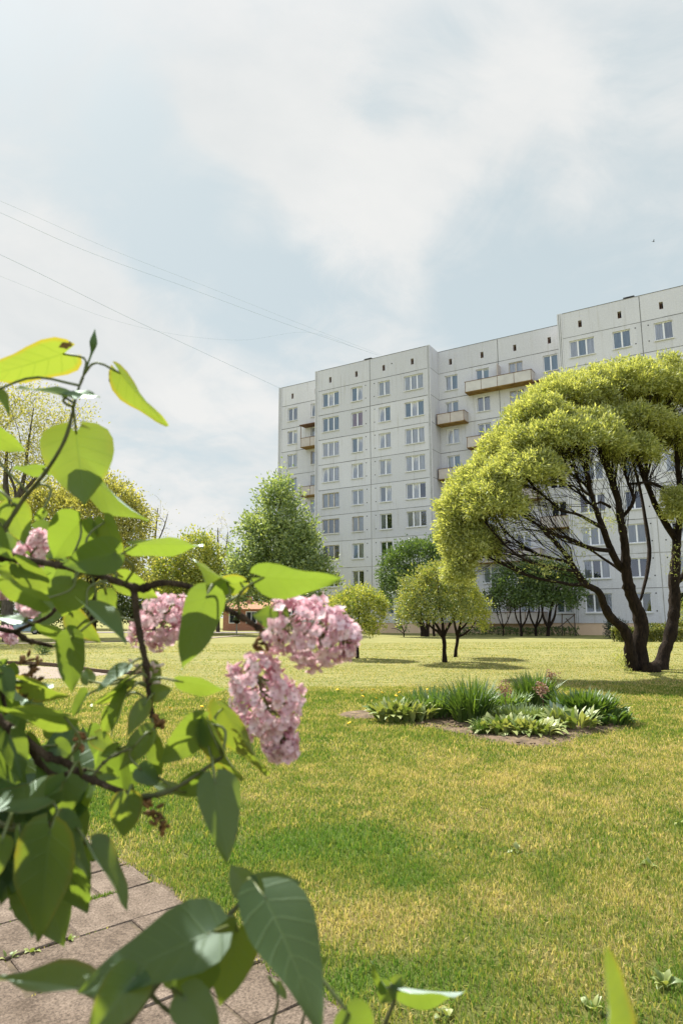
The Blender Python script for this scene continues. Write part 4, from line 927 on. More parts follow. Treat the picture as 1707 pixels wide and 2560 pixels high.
# ---- the tall tree left of the block and the trees further left
Y = 58.0
make_tree('broadleaf_tree', 'tall full green tree covering the left corner of the block', 'tree', GY(700, Y),
          [lobe3(700, 1250, 46, 66, Y, 1.8, -0.6), lobe3(690, 1335, 80, 75, Y, 2.8, -0.6), lobe3(655, 1400, 78, 75, Y, 2.6, -0.6), lobe3(740, 1390, 52, 88, Y - 1, 2.2, -0.6), lobe3(700, 1470, 125, 66, Y, 3.2, -0.6), lobe3(610, 1455, 48, 66, Y, 2.0, -0.6), lobe3(795, 1425, 34, 36, Y - 1, 1.4, -0.6), lobe3(765, 1345, 30, 40, Y, 1.2, -.6), lobe3(635, 1330, 30, 40, Y, 1.2, -.6)],
          [stem([(702, 1590), (700, 1500), (698, 1400), (700, 1300), (700, 1220)], Y, (10, 8, 6, 4, 1.5)), stem([(700, 1480), (670, 1430), (640, 1390)], Y, (4, 3, 1)), stem([(700, 1440), (735, 1400), (750, 1340)], Y, (4, 3, 1)), stem([(699, 1500), (640, 1470), (600, 1440)], Y, (4, 3, 1)), stem([(699, 1500), (750, 1460), (795, 1430)], Y, (4, 3, 1))],
          (0.30, 0.17), F_MAP, ntw=330, per_m2=9.5, per=7, spread=0.24, seed=51, thick=0.75, lump=0.34, r0=0.014, inner=0.62)
Y = 45.0
make_tree('ash_tree', 'thinly leaved yellow-brown tree with open twigs at the far left edge', 'tree', GY(20, Y),
          [lobe3(60, 1040, 120, 105, Y, 3.2, -0.7), lobe3(165, 1060, 80, 70, Y, 2.2, -0.7), lobe3(20, 1160, 130, 100, Y, 3, -0.7), lobe3(-90, 1080, 130, 150, Y, 3.4, -0.7), lobe3(120, 1150, 80, 70, Y, 2.2, -0.7)],
          [stem([(20, 1605), (18, 1450), (20, 1300), (15, 1200), (20, 1100)], Y, (14, 12, 10, 6, 2)), stem([(20, 1300), (60, 1200), (70, 1120), (85, 1020)], Y, (8, 5, 3, 1.5)), stem([(20, 1350), (-50, 1220), (-90, 1100)], Y, (7, 4, 2)), stem([(40, 1250), (110, 1170), (160, 1080)], Y, (5, 3, 1.5))],
          (0.17, 0.09), F_BRZ, bark=BARKG, ntw=420, per_m2=8, per=4, spread=0.22, seed=61, thick=0.8, r0=0.010, inner=0.4, step=0.8)
Y = 52.0
make_tree('maple_tree', 'dense bronze-leaved maple left of the gap to the sky', 'tree', GY(230, Y),
          [lobe3(265, 1255, 72, 66, Y, 2.4, -0.6), lobe3(200, 1320, 140, 95, Y, 4, -0.6), lobe3(315, 1310, 62, 75, Y, 2.2, -0.6), lobe3(90, 1290, 130, 95, Y, 3.6, -0.6), lobe3(240, 1410, 130, 80, Y, 3.6, -0.6), lobe3(60, 1400, 120, 90, Y, 3.2, -0.6)],
          [stem([(230, 1598), (230, 1500), (225, 1400), (230, 1300)], Y, (11, 10, 8, 3)), stem([(228, 1440), (150, 1350), (90, 1290)], Y, (6, 4, 2)), stem([(228, 1400), (270, 1320), (290, 1250)], Y, (6, 4, 2)), stem([(229, 1460), (300, 1380), (330, 1310)], Y, (5, 3, 1.5))],
          (0.24, 0.15), F_BRZ, ntw=300, per_m2=10, per=7, spread=0.25, seed=71, thick=0.5, r0=0.013)
Y = 64.0
make_tree('field_maple', 'rounded yellow-green tree between the bronze maple and the tall green tree', 'tree', GY(485, Y),
          [lobe3(490, 1385, 58, 52, Y, 2.4, -0.6), lobe3(525, 1435, 48, 64, Y, 2.2, -0.6), lobe3(420, 1440, 52, 60, Y, 2.2, -0.6), lobe3(470, 1490, 95, 56, Y, 3.6, -0.6)],
          [stem([(485, 1583), (485, 1520), (488, 1450), (490, 1390)], Y, (8, 7, 5, 2)), stem([(486, 1500), (440, 1460), (420, 1430)], Y, (4, 3, 1)), stem([(486, 1490), (520, 1450), (530, 1420)], Y, (4, 3, 1))],
          (0.30, 0.17), F_YEL, ntw=220, per_m2=8, per=7, spread=0.28, seed=81, thick=0.55, r0=0.014)
Y = 70.0
make_tree('birch_tree', 'nearly bare fine-twigged tree showing above the yellow-green tree', 'tree', GY(545, Y),
          [lobe3(545, 1345, 42, 55, Y, 2, -1), lobe3(520, 1390, 55, 50, Y, 2, -1)],
          [stem([(545, 1580), (545, 1480), (545, 1400), (545, 1320)], Y, (5, 4, 2.5, 1)), stem([(545, 1430), (520, 1380), (510, 1340)], Y, (2, 1.5, .8)), stem([(545, 1420), (565, 1370), (570, 1330)], Y, (2, 1.5, .8))],
          (0.16, 0.08), F_BRZ, bark=BARKG, ntw=170, per_m2=1.6, per=3, spread=0.3, seed=91, thick=0.9, r0=0.010, inner=0.2)
make_tree('birch_tree', 'nearly bare fine-twigged tree showing at the right edge of the bronze maple', 'tree', GY(385, Y),
          [lobe3(395, 1290, 38, 48, Y, 2, -1), lobe3(375, 1350, 50, 60, Y, 2, -1)],
          [stem([(385, 1580), (385, 1450), (388, 1350), (395, 1270)], Y, (5, 4, 2.5, 1)), stem([(386, 1400), (360, 1340), (350, 1300)], Y, (2, 1.5, .8)), stem([(387, 1370), (410, 1320), (420, 1285)], Y, (2, 1.5, .8))],
          (0.16, 0.08), F_BRZ, bark=BARKG, ntw=170, per_m2=1.8, per=3, spread=0.3, seed=92, thick=0.9, r0=0.010, inner=0.2)
FARL = ['broad dark tree far behind the bronze maple', 'dark tree behind the yellow-green rounded tree', 'dark spreading tree behind the tall green tree and the brick house', 'dark low tree at the far left behind the parked car', 'farthest small tree beyond the left road bend']
for i, (px, Y, cy_, rx, ry) in enumerate([(330, 86, 1490, 95, 60), (450, 92, 1500, 80, 50), (640, 92, 1470, 110, 50), (70, 80, 1480, 120, 80), (190, 95, 1500, 90, 55)]):
    make_tree('distant_tree', FARL[i], 'tree', GY(px, Y), [lobe3(px, cy_, rx, ry, Y, 4, -0.7), lobe3(px - rx * .6, cy_ + 25, rx * .6, ry * .7, Y, 3, -0.7), lobe3(px + rx * .6, cy_ + 20, rx * .6, ry * .7, Y - 1, 3, -0.7)],
              [stem([(px, 1575), (px + 3, 1530), (px, cy_)], Y, (7, 6, 2))], (0.42, 0.24), F_FAR, ntw=60, per_m2=5, per=6, spread=0.35, seed=101 + i, thick=0.5, r0=0.02, group='dark trees far behind on the left')
# ---- hedges and shrubs by the block
def hedge(name, label, cat, pts, w, h, mat, seed, leaf=(0.07, 0.045), dens=150, per=4):
    r = np.random.default_rng(seed); p = spline(pts, 40); root = thing(name, label, cat, (p[0][0], p[0][1], 0)); off = np.array(root.location)
    seg = np.linalg.norm(np.diff(p, axis=0), axis=1).sum(); n = int(seg * (w + 2 * h) * dens)
    t = r.random(n); q = np.stack([np.interp(t, np.linspace(0, 1, 40), p[:, i]) for i in range(3)], -1)
    hh = h * (0.88 + 0.22 * vn(q[:, 0], q[:, 1], 0.6, 81) + 0.1 * vn(q[:, 0], q[:, 1], 0.25, 82))
    a = r.random(n) * math.pi; e = 0.5
    cx_ = np.sign(np.cos(a)) * np.abs(np.cos(a)) ** e * w / 2; cz_ = np.abs(np.sin(a)) ** e
    tg_ = (p[-1] - p[0]) / np.linalg.norm(p[-1] - p[0]); nn = np.array([-tg_[1], tg_[0], 0])
    lo = r.random(n); side = r.random(n) < 0.55
    z = np.where(side, lo * hh, cz_ * hh); xx = np.where(side, np.sign(r.random(n) - .5) * w / 2 * (0.9 + .15 * r.random(n)), cx_)
    pos = q + nn * xx[:, None] + np.array([0, 0, 1.]) * z[:, None] - off
    nv = nn * np.where(side, np.sign(xx), np.cos(a))[:, None] + np.array([0, 0, 1.]) * np.where(side, 0.2, np.sin(a))[:, None]
    stm = MB()
    for k in range(int(seg / 0.5) + 1):
        b_ = p[min(39, int(k * 0.5 / seg * 39))] - off; stm.tube([b_, b_ + np.array([.03, 0, h * .45]), b_ + np.array([-.04, .03, h * .8])], [.03, .025, .015], 5)
    stm.build('stems', [BARK], root)
    leafcloud('foliage', pos, nv, per, leaf[0], leaf[1], 0.05, mat, root, r); return root
hedge('clipped_hedge', 'clipped yellow-green hedge running behind the willow trunks', 'hedge', [GY(1530, 40.2), GY(1590, 40.0), GY(1660, 39.8), GY(1780, 39.4)], 0.95, 0.72, F_HED, 5, leaf=(0.11, 0.08), dens=170)
hedge('clipped_hedge', 'taller hedge section behind the willow trunks at the plinth', 'hedge', [GY(1612, 42.8), GY(1680, 42.6), GY(1790, 42.2)], 0.9, 1.0, F_HED, 6, leaf=(0.11, 0.08), dens=150)
Y = 46.5
make_tree('yew_shrub', 'dark evergreen shrub beside the left willow trunk', 'shrub', GY(1536, Y), [lobe3(1537, 1580, 22, 24, Y, 0.7, -1), lobe3(1533, 1563, 15, 16, Y, 0.5, -1), lobe3(1555, 1565, 10, 14, Y, .4, -1)], [stem([(1536, 1598), (1536, 1575), (1536, 1555)], Y, (2, 1.5, 1))], (0.11, 0.035), F_CON, ntw=40, per_m2=70, per=7, spread=0.08, seed=111, thick=0.5)
Y = 44.0
make_tree('garden_shrub', 'loose light green shrub at the right edge behind the third willow trunk', 'shrub', GY(1712, Y), [lobe3(1712, 1545, 24, 42, Y, 0.8, -1), lobe3(1735, 1560, 26, 36, Y, 0.8, -1)], [stem([(1712, 1602), (1712, 1575), (1711, 1545)], Y, (1.6, 1.3, .8)), stem([(1712, 1595), (1724, 1570), (1735, 1550)], Y, (1.4, 1.1, .8))], (0.10, 0.05), F_YEL, ntw=60, per_m2=40, per=6, spread=0.09, seed=112, thick=0.6)
hedge('low_hedge', 'low dark hedge strip along the block foot under the low balcony', 'hedge', [GY(1148, 56.2), GY(1250, 55.2), GY(1350, 54.2), GY(1444, 53.2)], 0.8, 0.55, F_DRK, 7, leaf=(0.14, 0.08), dens=40)
Y = 27.3
make_tree('garden_shrub', 'small dark tufted shrub on the far left lawn', 'shrub', G(108, 1636), [lobe3(108, 1625, 14, 12, Y, 0.3, -1)], [stem([(108, 1637), (107, 1628), (108, 1616)], Y, (1.5, 1, .6)), stem([(108, 1632), (113, 1624), (118, 1612)], Y, (1, .8, .4))], (0.10, 0.03), F_DRK, ntw=20, per_m2=130, per=5, spread=0.06, seed=113, thick=0.7)
# ---------------------------------------------------------------- brick house, post, trellis, car, wires, bird
BRICK = None
mt, nt = newmat('red_brick')
tcx = N(nt, 'ShaderNodeTexCoord').outputs['Object']
bk = N(nt, 'ShaderNodeTexBrick', inp={'Color1': (0.30, 0.12, 0.075, 1), 'Color2': (0.38, 0.17, 0.105, 1), 'Mortar': (0.34, 0.28, 0.22, 1), 'Scale': 4.0, 'Mortar Size': 0.012})
mp = N(nt, 'ShaderNodeMapping'); mp.inputs['Rotation'].default_value = (R(90), 0, 0); L(nt, tcx, mp.inputs[0]); L(nt, mp.outputs[0], bk.inputs[0])
b = N(nt, 'ShaderNodeBsdfPrincipled', inp={'Roughness': 0.9}); L(nt, bk.outputs[0], b.inputs['Base Color'])
o = N(nt, 'ShaderNodeOutputMaterial'); L(nt, b.outputs[0], o.inputs[0]); BRICK = mt
TILE = pm('clay_tiles', (0.26, 0.12, 0.06), (0.40, 0.21, 0.12), 5, 0.85)
hb = GY(655, 78)
hs = thing('brick_house', 'low red brick house with white windows far behind the lilac', 'house', hb)
w_ = MB(); W2, D2, H2 = 4.6, 6.0, 2.5
w_.box(-W2, W2, 0, D2, -0.1, H2); w_.add([(-W2, D2 * .0, H2), (-W2, D2, H2), (-W2, D2 / 2, H2 + 0.8), (W2, 0, H2), (W2, D2, H2), (W2, D2 / 2, H2 + 0.8)], t=[(0, 2, 1), (3, 4, 5)]); w_.build('wall', [BRICK], hs)
rf = MB()
for s_ in (0, 1):
    y0, y1 = (-0.35, D2 / 2) if s_ == 0 else (D2 + 0.35, D2 / 2)
    rf.add([(-W2 - .3, y0, H2 - 0.06), (W2 + .3, y0, H2 - 0.06), (W2 + .3, y1, H2 + 0.86), (-W2 - .3, y1, H2 + 0.86), (-W2 - .3, y0, H2 + 0.04), (W2 + .3, y0, H2 + 0.04), (W2 + .3, y1, H2 + 0.96), (-W2 - .3, y1, H2 + 0.96)], [(0, 1, 2, 3), (4, 7, 6, 5), (0, 4, 5, 1), (0, 3, 7, 4), (1, 5, 6, 2)])
roof_ = rf.build('roof', [TILE], hs)
ch = MB(); ch.box(-2.2, -1.6, 2.4, 3.0, H2 + 0.5, H2 + 1.6); ch.build('chimney', [BRICK], roof_)
for x in (-3.9, -1.9, 0.3, 2.4):
    f = MB(); f.box(0, 1.3, -0.05, -0.002, 0, 1.4); wn_ = f.build('window', [PVC], hs); wn_.location = (x, 0, 0.85)
    g = MB()
    for k in range(2): g.quad((0.08 + k * .6, -0.056, 0.08), (0.62 + k * .6, -0.056, 0.08), (0.62 + k * .6, -0.056, 1.32), (0.08 + k * .6, -0.056, 1.32))
    g.build('pane', [CURT['dark']], wn_)
d_ = MB(); d_.box(-0.35, 0.35, -0.06, -0.003, 0.0, 2.05); dr = d_.build('door', [OLDW], hs); dr.location = (4.0, 0, 0.05)
mb = MB(); mb.sph((0.25, -0.09, 1.0), 0.05); mb.build('handle', [ZINC], dr)
GREY = pm('grey_painted_metal', (0.26, 0.26, 0.26), (0.36, 0.36, 0.355), 3, 0.6)
ps = thing('planter_post', 'pale post with a dark planter on top standing on the lawn before the brick house', 'post', GY(592.5, 62))
mb = MB(); mb.tube([(0, 0, -0.1), (0, 0, 1.0)], 0.06, 10); mb.build('pole', [GREY], ps)
mb = MB(); mb.tube([(0, 0, 0.98), (0, 0, 1.05), (0, 0, 1.25), (0, 0, 1.27)], [0.12, 0.26, 0.34, 0.36], 12); mb.build('bowl', [BARK], ps)
rr = np.random.default_rng(8); q = rr.normal(size=(60, 3)) * np.array([0.18, 0.18, 0.10]) + np.array([0, 0, 1.38]); leafcloud('plants', q, np.tile([0, 0, 1.], (60, 1)), 4, 0.12, 0.06, 0.04, F_DRK, ps, rr)
# wooden frame beside the block
WOOD = pm('weathered_wood', (0.09, 0.07, 0.055), (0.20, 0.165, 0.13), 8, 0.9)
tb = GY(1420, 53.4); tr_ = thing('wooden_frame', 'weathered wooden frame with crossed braces leaning by the block corner', 'frame', tb)
tl = lambda a, c, y=53.4: P(a, c, y) - np.array(tb)
for nm, a, b_ in (('post', (1404, 1590), (1404, 1534)), ('post', (1437, 1590), (1435, 1534)), ('brace', (1392, 1572), (1434, 1538)), ('brace', (1414, 1546), (1446, 1588)), ('rail', (1402, 1536), (1437, 1536))):
    mb = MB(); mb.bar(tl(*a, 53.4 + (0.1 if nm == 'brace' else 0)), tl(*b_, 53.4 + (0.1 if nm == 'brace' else 0)), 0.09, 0.07); mb.build(nm, [WOOD], tr_)
# parked car, partly hidden at far left
PAINT = pm('blue_car_paint', (0.20, 0.30, 0.42), (0.24, 0.34, 0.46), 1, 0.25, spec=0.6)
TYRE = pm('tyre_rubber', (0.012, 0.012, 0.012), (0.03, 0.03, 0.03), 10, 0.9)
CGL = pm('car_glass', (0.02, 0.03, 0.04), (0.04, 0.05, 0.06), 1, 0.08, spec=0.8)
cb_ = GY(62, 64); car = thing('parked_car', 'light blue parked car half hidden by lilac leaves at far left', 'car', cb_, R(8))
prof = [(-2.05, 0.30), (-2.1, 0.62), (-1.95, 0.85), (-1.2, 0.95), (-0.6, 1.42), (0.7, 1.45), (1.45, 1.02), (2.0, 0.92), (2.12, 0.65), (2.05, 0.30)]
mb = MB(); n = len(prof); v = []
for y_, ins in ((-0.82, 0.0), (-0.80, 0.0), (0.80, 0.0), (0.82, 0.0)):
    for (x, z) in prof: v.append((x * (0.98 if abs(y_) > .81 else 1), y_ * (0.86 if z > 1.2 else 1), z))
mb.add(v, [(i * n + j, i * n + (j + 1) % n, (i + 1) * n + (j + 1) % n, (i + 1) * n + j) for i in range(3) for j in range(n)])
for i, fl in ((0, 1), (3, 0)):
    c = [(0, 0.75)]; b0 = len(v) ; mb.add([v[i * n + j] for j in range(n)] + [(0, v[i * n][1], 0.7)], t=[(j, (j + 1) % n, n) if fl == 0 else ((j + 1) % n, j, n) for j in range(n)])
mb.build('body', [PAINT], car)
for sgn in (-1, 1):
    g = MB(); y_ = sgn * 0.80
    g.quad((-1.0, y_ * 1.045, 0.98), (-0.02, y_ * 1.045, 0.98), (-0.02, y_ * .915, 1.36), (-0.52, y_ * .915, 1.36)); g.quad((0.04, y_ * 1.045, 0.98), (1.25, y_ * 1.045, 0.98), (0.72, y_ * .915, 1.38), (0.04, y_ * .915, 1.36)); g.build('side_window', [CGL], car)
    for x in (-1.3, 1.3):
        mb = MB(); mb.tube([(x, sgn * 0.66, 0.32), (x, sgn * 0.86, 0.32)], 0.32, 18); wl = mb.build('wheel', [TYRE], car)
        mb = MB(); mb.tube([(x, sgn * 0.862, 0.32), (x, sgn * 0.88, 0.32)], 0.19, 14); mb.build('rim', [GREY], wl)
for y_ in (-0.6, 0.6):
    mb = MB(); mb.sph((-2.06, y_, 0.66), (0.06, 0.17, 0.09)); mb.build('headlight', [PVC], car)
# overhead wires
WIRE = pm('wire', (0.45, 0.55, 0.64), (0.48, 0.58, 0.66), 1, 0.6)
def wire(label, pts, rad, sag=0):
    p = spline([P(a, b_, y) for (a, b_, y) in pts], 60)
    mb = MB(); mb.tube(p, rad, 5); o_ = mb.build('overhead_wire', [WIRE])
    return tag(o_, label, 'wire', 'wires running to the roof of the block')
wire('lower of the twin wires sloping down to the middle of the roof', [(-260, 425, 36), (0, 531, 41), (153, 601, 44), (485, 725, 53), (701, 805, 59), (945, 888, 66.4)], 0.011)
wire('upper of the twin wires sloping down to the middle of the roof', [(-260, 400, 36.5), (0, 502, 41.5), (255, 614, 47), (523, 719, 54), (765, 815, 61), (952, 887, 66.2)], 0.008)
wire('dark single wire ending at the left corner of the roof', [(-260, 520, 40), (0, 636, 46), (312, 789, 55.5), (523, 888, 63.5), (703, 972, 73.3)], 0.015)
wire('slack thin wire hanging below the twin wires', [(-260, 590, 42), (0, 690, 46), (312, 808, 53), (446, 837, 56), (606, 850, 59), (772, 831, 61.2), (905, 875, 65)], 0.007)
# small bird in the sky
bp = P(1632, 604, 60); bd = thing('bird', 'tiny dark bird flying high in the sky above the block', 'bird', bp)
DK = pm('dark_feathers', (0.05, 0.05, 0.055), (0.09, 0.09, 0.095), 8, 0.8)
mb = MB(); mb.tube([(-0.10, 0, 0), (-0.07, 0, 0.0), (0, 0, 0.0), (0.07, 0, 0), (0.12, 0, 0.01), (0.145, 0, 0.01)], [0.005, 0.02, 0.035, 0.03, 0.022, 0.004], 8)
mb.build('body', [DK], bd, smooth=True)
for s_ in (-1, 1):
    mb = MB(); mb.add([(0.05, 0.02 * s_, 0.015), (-0.04, 0.02 * s_, 0.01), (-0.03, 0.12 * s_, 0.10), (0.05, 0.13 * s_, 0.11), (-0.06, 0.25 * s_, 0.15)], [(0, 1, 2, 3)], [(3, 2, 4)]); mb.build('wing', [DK], bd)
mb = MB(); mb.add([(-0.09, 0.01, 0), (-0.09, -0.01, 0), (-0.17, -0.04, 0), (-0.17, 0.04, 0)], [(0, 1, 2, 3)]); mb.build('tail', [DK], bd)

# ---------------------------------------------------------------- flower bed plants
HOSTV = leafmat('variegated_leaves', (0.11, 0.185, 0.032), (0.38, 0.40, 0.14), 0.3, 1.2, gloss=0.05)
HOSTG = leafmat('hosta_leaves', (0.05, 0.12, 0.02), (0.16, 0.24, 0.05), 0.35, 1.4, gloss=0.06)
HOSTB = leafmat('blue_green_leaves', (0.20, 0.28, 0.20), (0.36, 0.45, 0.34), 0.3, 1.0, gloss=0.06)
DAYL = leafmat('daylily_leaves', (0.035, 0.085, 0.014), (0.115, 0.185, 0.030), 0.35, 1.5, gloss=0.06)
SEDM = leafmat('sedum_leaves', (0.10, 0.16, 0.05), (0.22, 0.29, 0.11), 0.3, 1.2, gloss=0.05)
FADE = leafmat('faded_flowers', (0.20, 0.10, 0.08), (0.48, 0.30, 0.24), 0.3, 1.1, gloss=0.02)
def clump(name, label, cat, px, py, n, h, wd, rad, mat, seed, arch=0.5, wprof='ovate', group=None):
    """n curved leaves rising from a crown at the ground"""
    r = np.random.default_rng(seed); base = G(px, py); root = thing(name, label, cat, base, group=group); mb = MB()
    if group == 'plants of the flower bed': n = int(n * 1.8); h *= 0.92; rad *= 1.12
    for i in range(n):
        a = r.random() * 2 * math.pi; q = rad * math.sqrt(r.random()); o_ = np.array([math.cos(a) * q, math.sin(a) * q * 0.8, 0.0])
        dirn = a + r.normal() * 0.7; l = h * (0.65 + 0.5 * r.random()); le = arch * (0.4 + 0.9 * r.random()) * (0.4 + q / (rad + 1e-6))
        dx = np.array([math.cos(dirn), math.sin(dirn), 0]); sx = np.array([-dx[1], dx[0], 0]); m_ = 6; v = []
        w0 = wd * (0.7 + 0.5 * r.random()); tw = r.normal() * 0.3
        for k in range(m_):
            t = k / (m_ - 1); th = min(le * (0.2 + 1.5 * t), 1.9)
            if k == 0: c = o_.copy(); 
            else: c = c + (np.array([0, 0, 1.]) * math.cos(th) + dx * math.sin(th)) * l / (m_ - 1)
            ww = {'ovate': [0.12, 0.35, 0.95, 1.0, 0.6, 0.02], 'strap': [0.8, 1, 1, 0.85, 0.55, 0.03], 'lance': [0.25, 0.6, 1, 0.85, 0.45, 0.02]}[wprof][k] * w0 / 2
            s2 = sx * math.cos(tw * t) + np.array([0, 0, 1.]) * math.sin(tw * t)
            v += [c - s2 * ww + np.array([0, 0, ww * .3]), c + s2 * ww + np.array([0, 0, ww * .3])]
        mb.add(v, [(2 * k, 2 * k + 1, 2 * k + 3, 2 * k + 2) for k in range(m_ - 1)])
    mb.build('leaves', [mat], root, smooth=True); return root
GRP = 'plants of the flower bed'
clump('hosta_plant', 'pale variegated hosta clump at the left end of the flower bed', 'plant', 985, 1802, 70, 0.36, 0.085, 0.30, HOSTV, 1, 0.7, group=GRP)
clump('hosta_plant', 'pale hosta clump just right of the leftmost one in the bed', 'plant', 1030, 1804, 60, 0.36, 0.08, 0.26, HOSTV, 2, 0.6, group=GRP)
clump('leafy_plant', 'upright dark green leafy clump left of the tall grassy daylily', 'plant', 1085, 1793, 110, 0.50, 0.06, 0.34, HOSTG, 3, 0.45, 'lance', group=GRP)
clump('daylily_clump', 'tall grassy daylily clump in the front middle of the bed', 'plant', 1178, 1808, 230, 0.74, 0.022, 0.22, DAYL, 4, 0.55, 'strap', group=GRP)
clump('daylily_clump', 'tall grassy daylily clump at the back of the bed near the pink flower heads', 'plant', 1338, 1768, 240, 0.66, 0.022, 0.24, DAYL, 5, 0.45, 'strap', group=GRP)
clump('hosta_plant', 'broad variegated hosta carpet at the front of the bed', 'plant', 1265, 1832, 130, 0.27, 0.075, 0.36, HOSTV, 6, 0.8, group=GRP)
clump('hosta_plant', 'variegated hosta at the front right of the broad carpet in the bed', 'plant', 1335, 1838, 90, 0.26, 0.07, 0.26, HOSTV, 16, 0.8, group=GRP)
clump('sedum_mound', 'soft grey-green mound between the daylily and the front hostas', 'plant', 1302, 1803, 380, 0.26, 0.028, 0.40, SEDM, 7, 0.5, 'lance', group=GRP)
clump('hosta_plant', 'variegated hosta in front of the peony bush', 'plant', 1430, 1822, 60, 0.36, 0.075, 0.30, HOSTV, 8, 0.7, group=GRP)
clump('peony_bush', 'rounded dark green peony bush at the right of the bed', 'plant', 1462, 1802, 340, 0.50, 0.055, 0.36, DAYL, 9, 0.55, 'lance', group=GRP)
clump('hosta_plant', 'pale-edged hosta at the right end of the bed', 'plant', 1522, 1812, 70, 0.30, 0.07, 0.26, HOSTG, 10, 0.7, group=GRP)
clump('broad_leaf_plant', 'grey-blue broad-leaved plant right of the pink flower heads', 'plant', 1398, 1812, 8, 0.40, 0.13, 0.10, HOSTB, 11, 0.5, group=GRP)
clump('leafy_plant', 'low green clump behind the daylily at the back of the bed', 'plant', 1262, 1782, 120, 0.40, 0.05, 0.30, HOSTG, 12, 0.5, 'lance', group=GRP)
clump('leafy_plant', 'small green tuft on the bare soil right of the front hostas', 'plant', 1375, 1815, 40, 0.22, 0.045, 0.16, HOSTG, 13, 0.7, 'lance', group=GRP)
clump('grass_tuft', 'thin grass tuft at the front edge of the bed soil', 'plant', 1202, 1838, 70, 0.26, 0.008, 0.10, DAYL, 14, 0.4, 'strap', group=GRP)
for i, (px, py, hz, lab) in enumerate([(1263, 1790, 0.42, 'faded pink bergenia flower head beside the front daylily'), (1357, 1790, 0.42, 'faded pink bergenia flower head before the back daylily'), (1382, 1768, 0.52, 'tall faded pink bergenia head right of the back daylily')]):
    r = np.random.default_rng(40 + i); rt = thing('bergenia_flower', lab, 'flower', G(px, py), group='faded bergenia heads in the bed')
    mb = MB(); mb.tube([(0, 0, 0), (0.01, 0, hz * .5), (0, 0.01, hz)], 0.008, 6); mb.build('stalk', [RUST], rt)
    q = r.normal(size=(60, 3)) * np.array([0.05, 0.05, 0.06]) + np.array([0, 0, hz]); leafcloud('flower_head', q, r.normal(size=(60, 3)), 3, 0.035, 0.025, 0.01, FADE, rt, r)
# dandelions
YD = pm('dandelion_yellow', (0.72, 0.44, 0.015), (0.82, 0.54, 0.03), 40, 0.8)
DD = [(843.7, 1730.6), (906.8, 1748), (940, 1752.7), (905, 1734), (933, 1730), (873.5, 1819), (549, 1758.6), (504.5, 1775), (543.8, 1776), (424.5, 1778), (603.4, 1892.6), (903.6, 1748), (939.3, 1753), (873, 1820), (931.6, 1731.6), (998, 1737.8), (1068, 1730), (990, 1747), (955, 1738), (700, 1810), (455, 1912)]
DD = [d for i, d in enumerate(DD) if all(abs(d[0] - e[0]) + abs(d[1] - e[1]) > 5 for e in DD[:i])]
hm = MB(); hm.tube([(0, 0, -0.004), (0, 0, 0.004), (0, 0, 0.012), (0, 0, 0.016)], [0.006, 0.02, 0.026, 0.016], 10)
for i in range(14):
    a = i * 2 * math.pi / 14; hm.bar((0.016 * math.cos(a), 0.016 * math.sin(a), 0.008), (0.031 * math.cos(a), 0.031 * math.sin(a), 0.012), 0.008, 0.003)
hmesh = hm.mesh('flower_head', [YD], True)
sm_ = MB(); sm_.tube([(0, 0, -0.02), (0.004, 0, 0.04), (0, 0, 0.075)], 0.0025, 6); smesh = sm_.mesh('stalk', [HOSTG])
for i, (px, py) in enumerate(DD):
    d = thing('dandelion', 'yellow dandelion in the grass between the lilac and the flower bed' if px > 640 else 'yellow dandelion in the grass seen through the lilac twigs', 'flower', G(px, py + 4), group='dandelions right of the lilac' if px > 640 else 'dandelions seen through the lilac')
    s_ = link('stalk', smesh, d); h_ = link('flower_head', hmesh, d); h_.location = (0, 0, 0.078); h_.rotation_euler = (R(25), 0, i)
# weeds: small broad-leaved plants in the turf and between the slabs
WEED = leafmat('weed_leaves', (0.10, 0.17, 0.04), (0.30, 0.34, 0.10), 0.35, 1.3, gloss=0.05)
WD = [(1660, 2470, 0.075, 'pale rosette weed in the lawn at the lower right corner', 14), (1480, 2530, 0.06, 'small pale weed in the lawn beside the yellow leaf tip', 9), (1110, 2545, 0.06, 'small pale weed at the bottom edge right of the lilac sprig', 9), (1620, 2170, 0.07, 'dark rosette weed in the lawn near the right edge', 14), (80, 2385, 0.05, 'yellow-green weed in a slab joint, middle of three', 8), (22, 2402, 0.05, 'green weed in a slab joint at the left edge', 7), (170, 2356, 0.05, 'yellowish weed at a slab corner', 9), (205, 2226, 0.05, 'small weed in the slab joint above the mossy one', 7), (1290, 2130, 0.07, 'pale broad-leaved weed in the dry turf', 8), (1700, 2060, 0.06, 'small weed by the right edge of the dry turf', 8)]
for i, (px, py, h_, lab, n) in enumerate(WD): clump('weed', lab, 'weed', px, py, n, h_, h_ * 0.42, 0.015, WEED, 60 + i, 1.0, group='weeds')
jr = np.random.default_rng(31); jx = []
for i in range(-5, 16):
    al = 3.085 + i * LEN
    for ac_ in np.arange(PE - 2.6, PE + 0.02, 0.006):
        if fbm(np.array([al * 3.1]), np.array([ac_]), 0.35, 95)[0] > 0.56: jx.append(pw(al + jr.normal() * 0.008, ac_))
jx = np.array(jx); jn = len(jx)
jo = blades('joint_grass', jx[:, 0], jx[:, 1], 0.020 * (0.4 + jr.random(jn)), np.full(jn, 0.005), 0.3 + 0.6 * jr.random(jn), BLADE, seed=12)
tag(jo, 'thin grass and moss sprouting along the slab joints of the path', 'grass', kind='stuff')
r = np.random.default_rng(99); q = np.array([G(156 + (280 - 156) * t, 2274 + (2240 - 2274) * t) for t in r.random(420)]); q[:, :2] += r.normal(size=(420, 2)) * 0.013
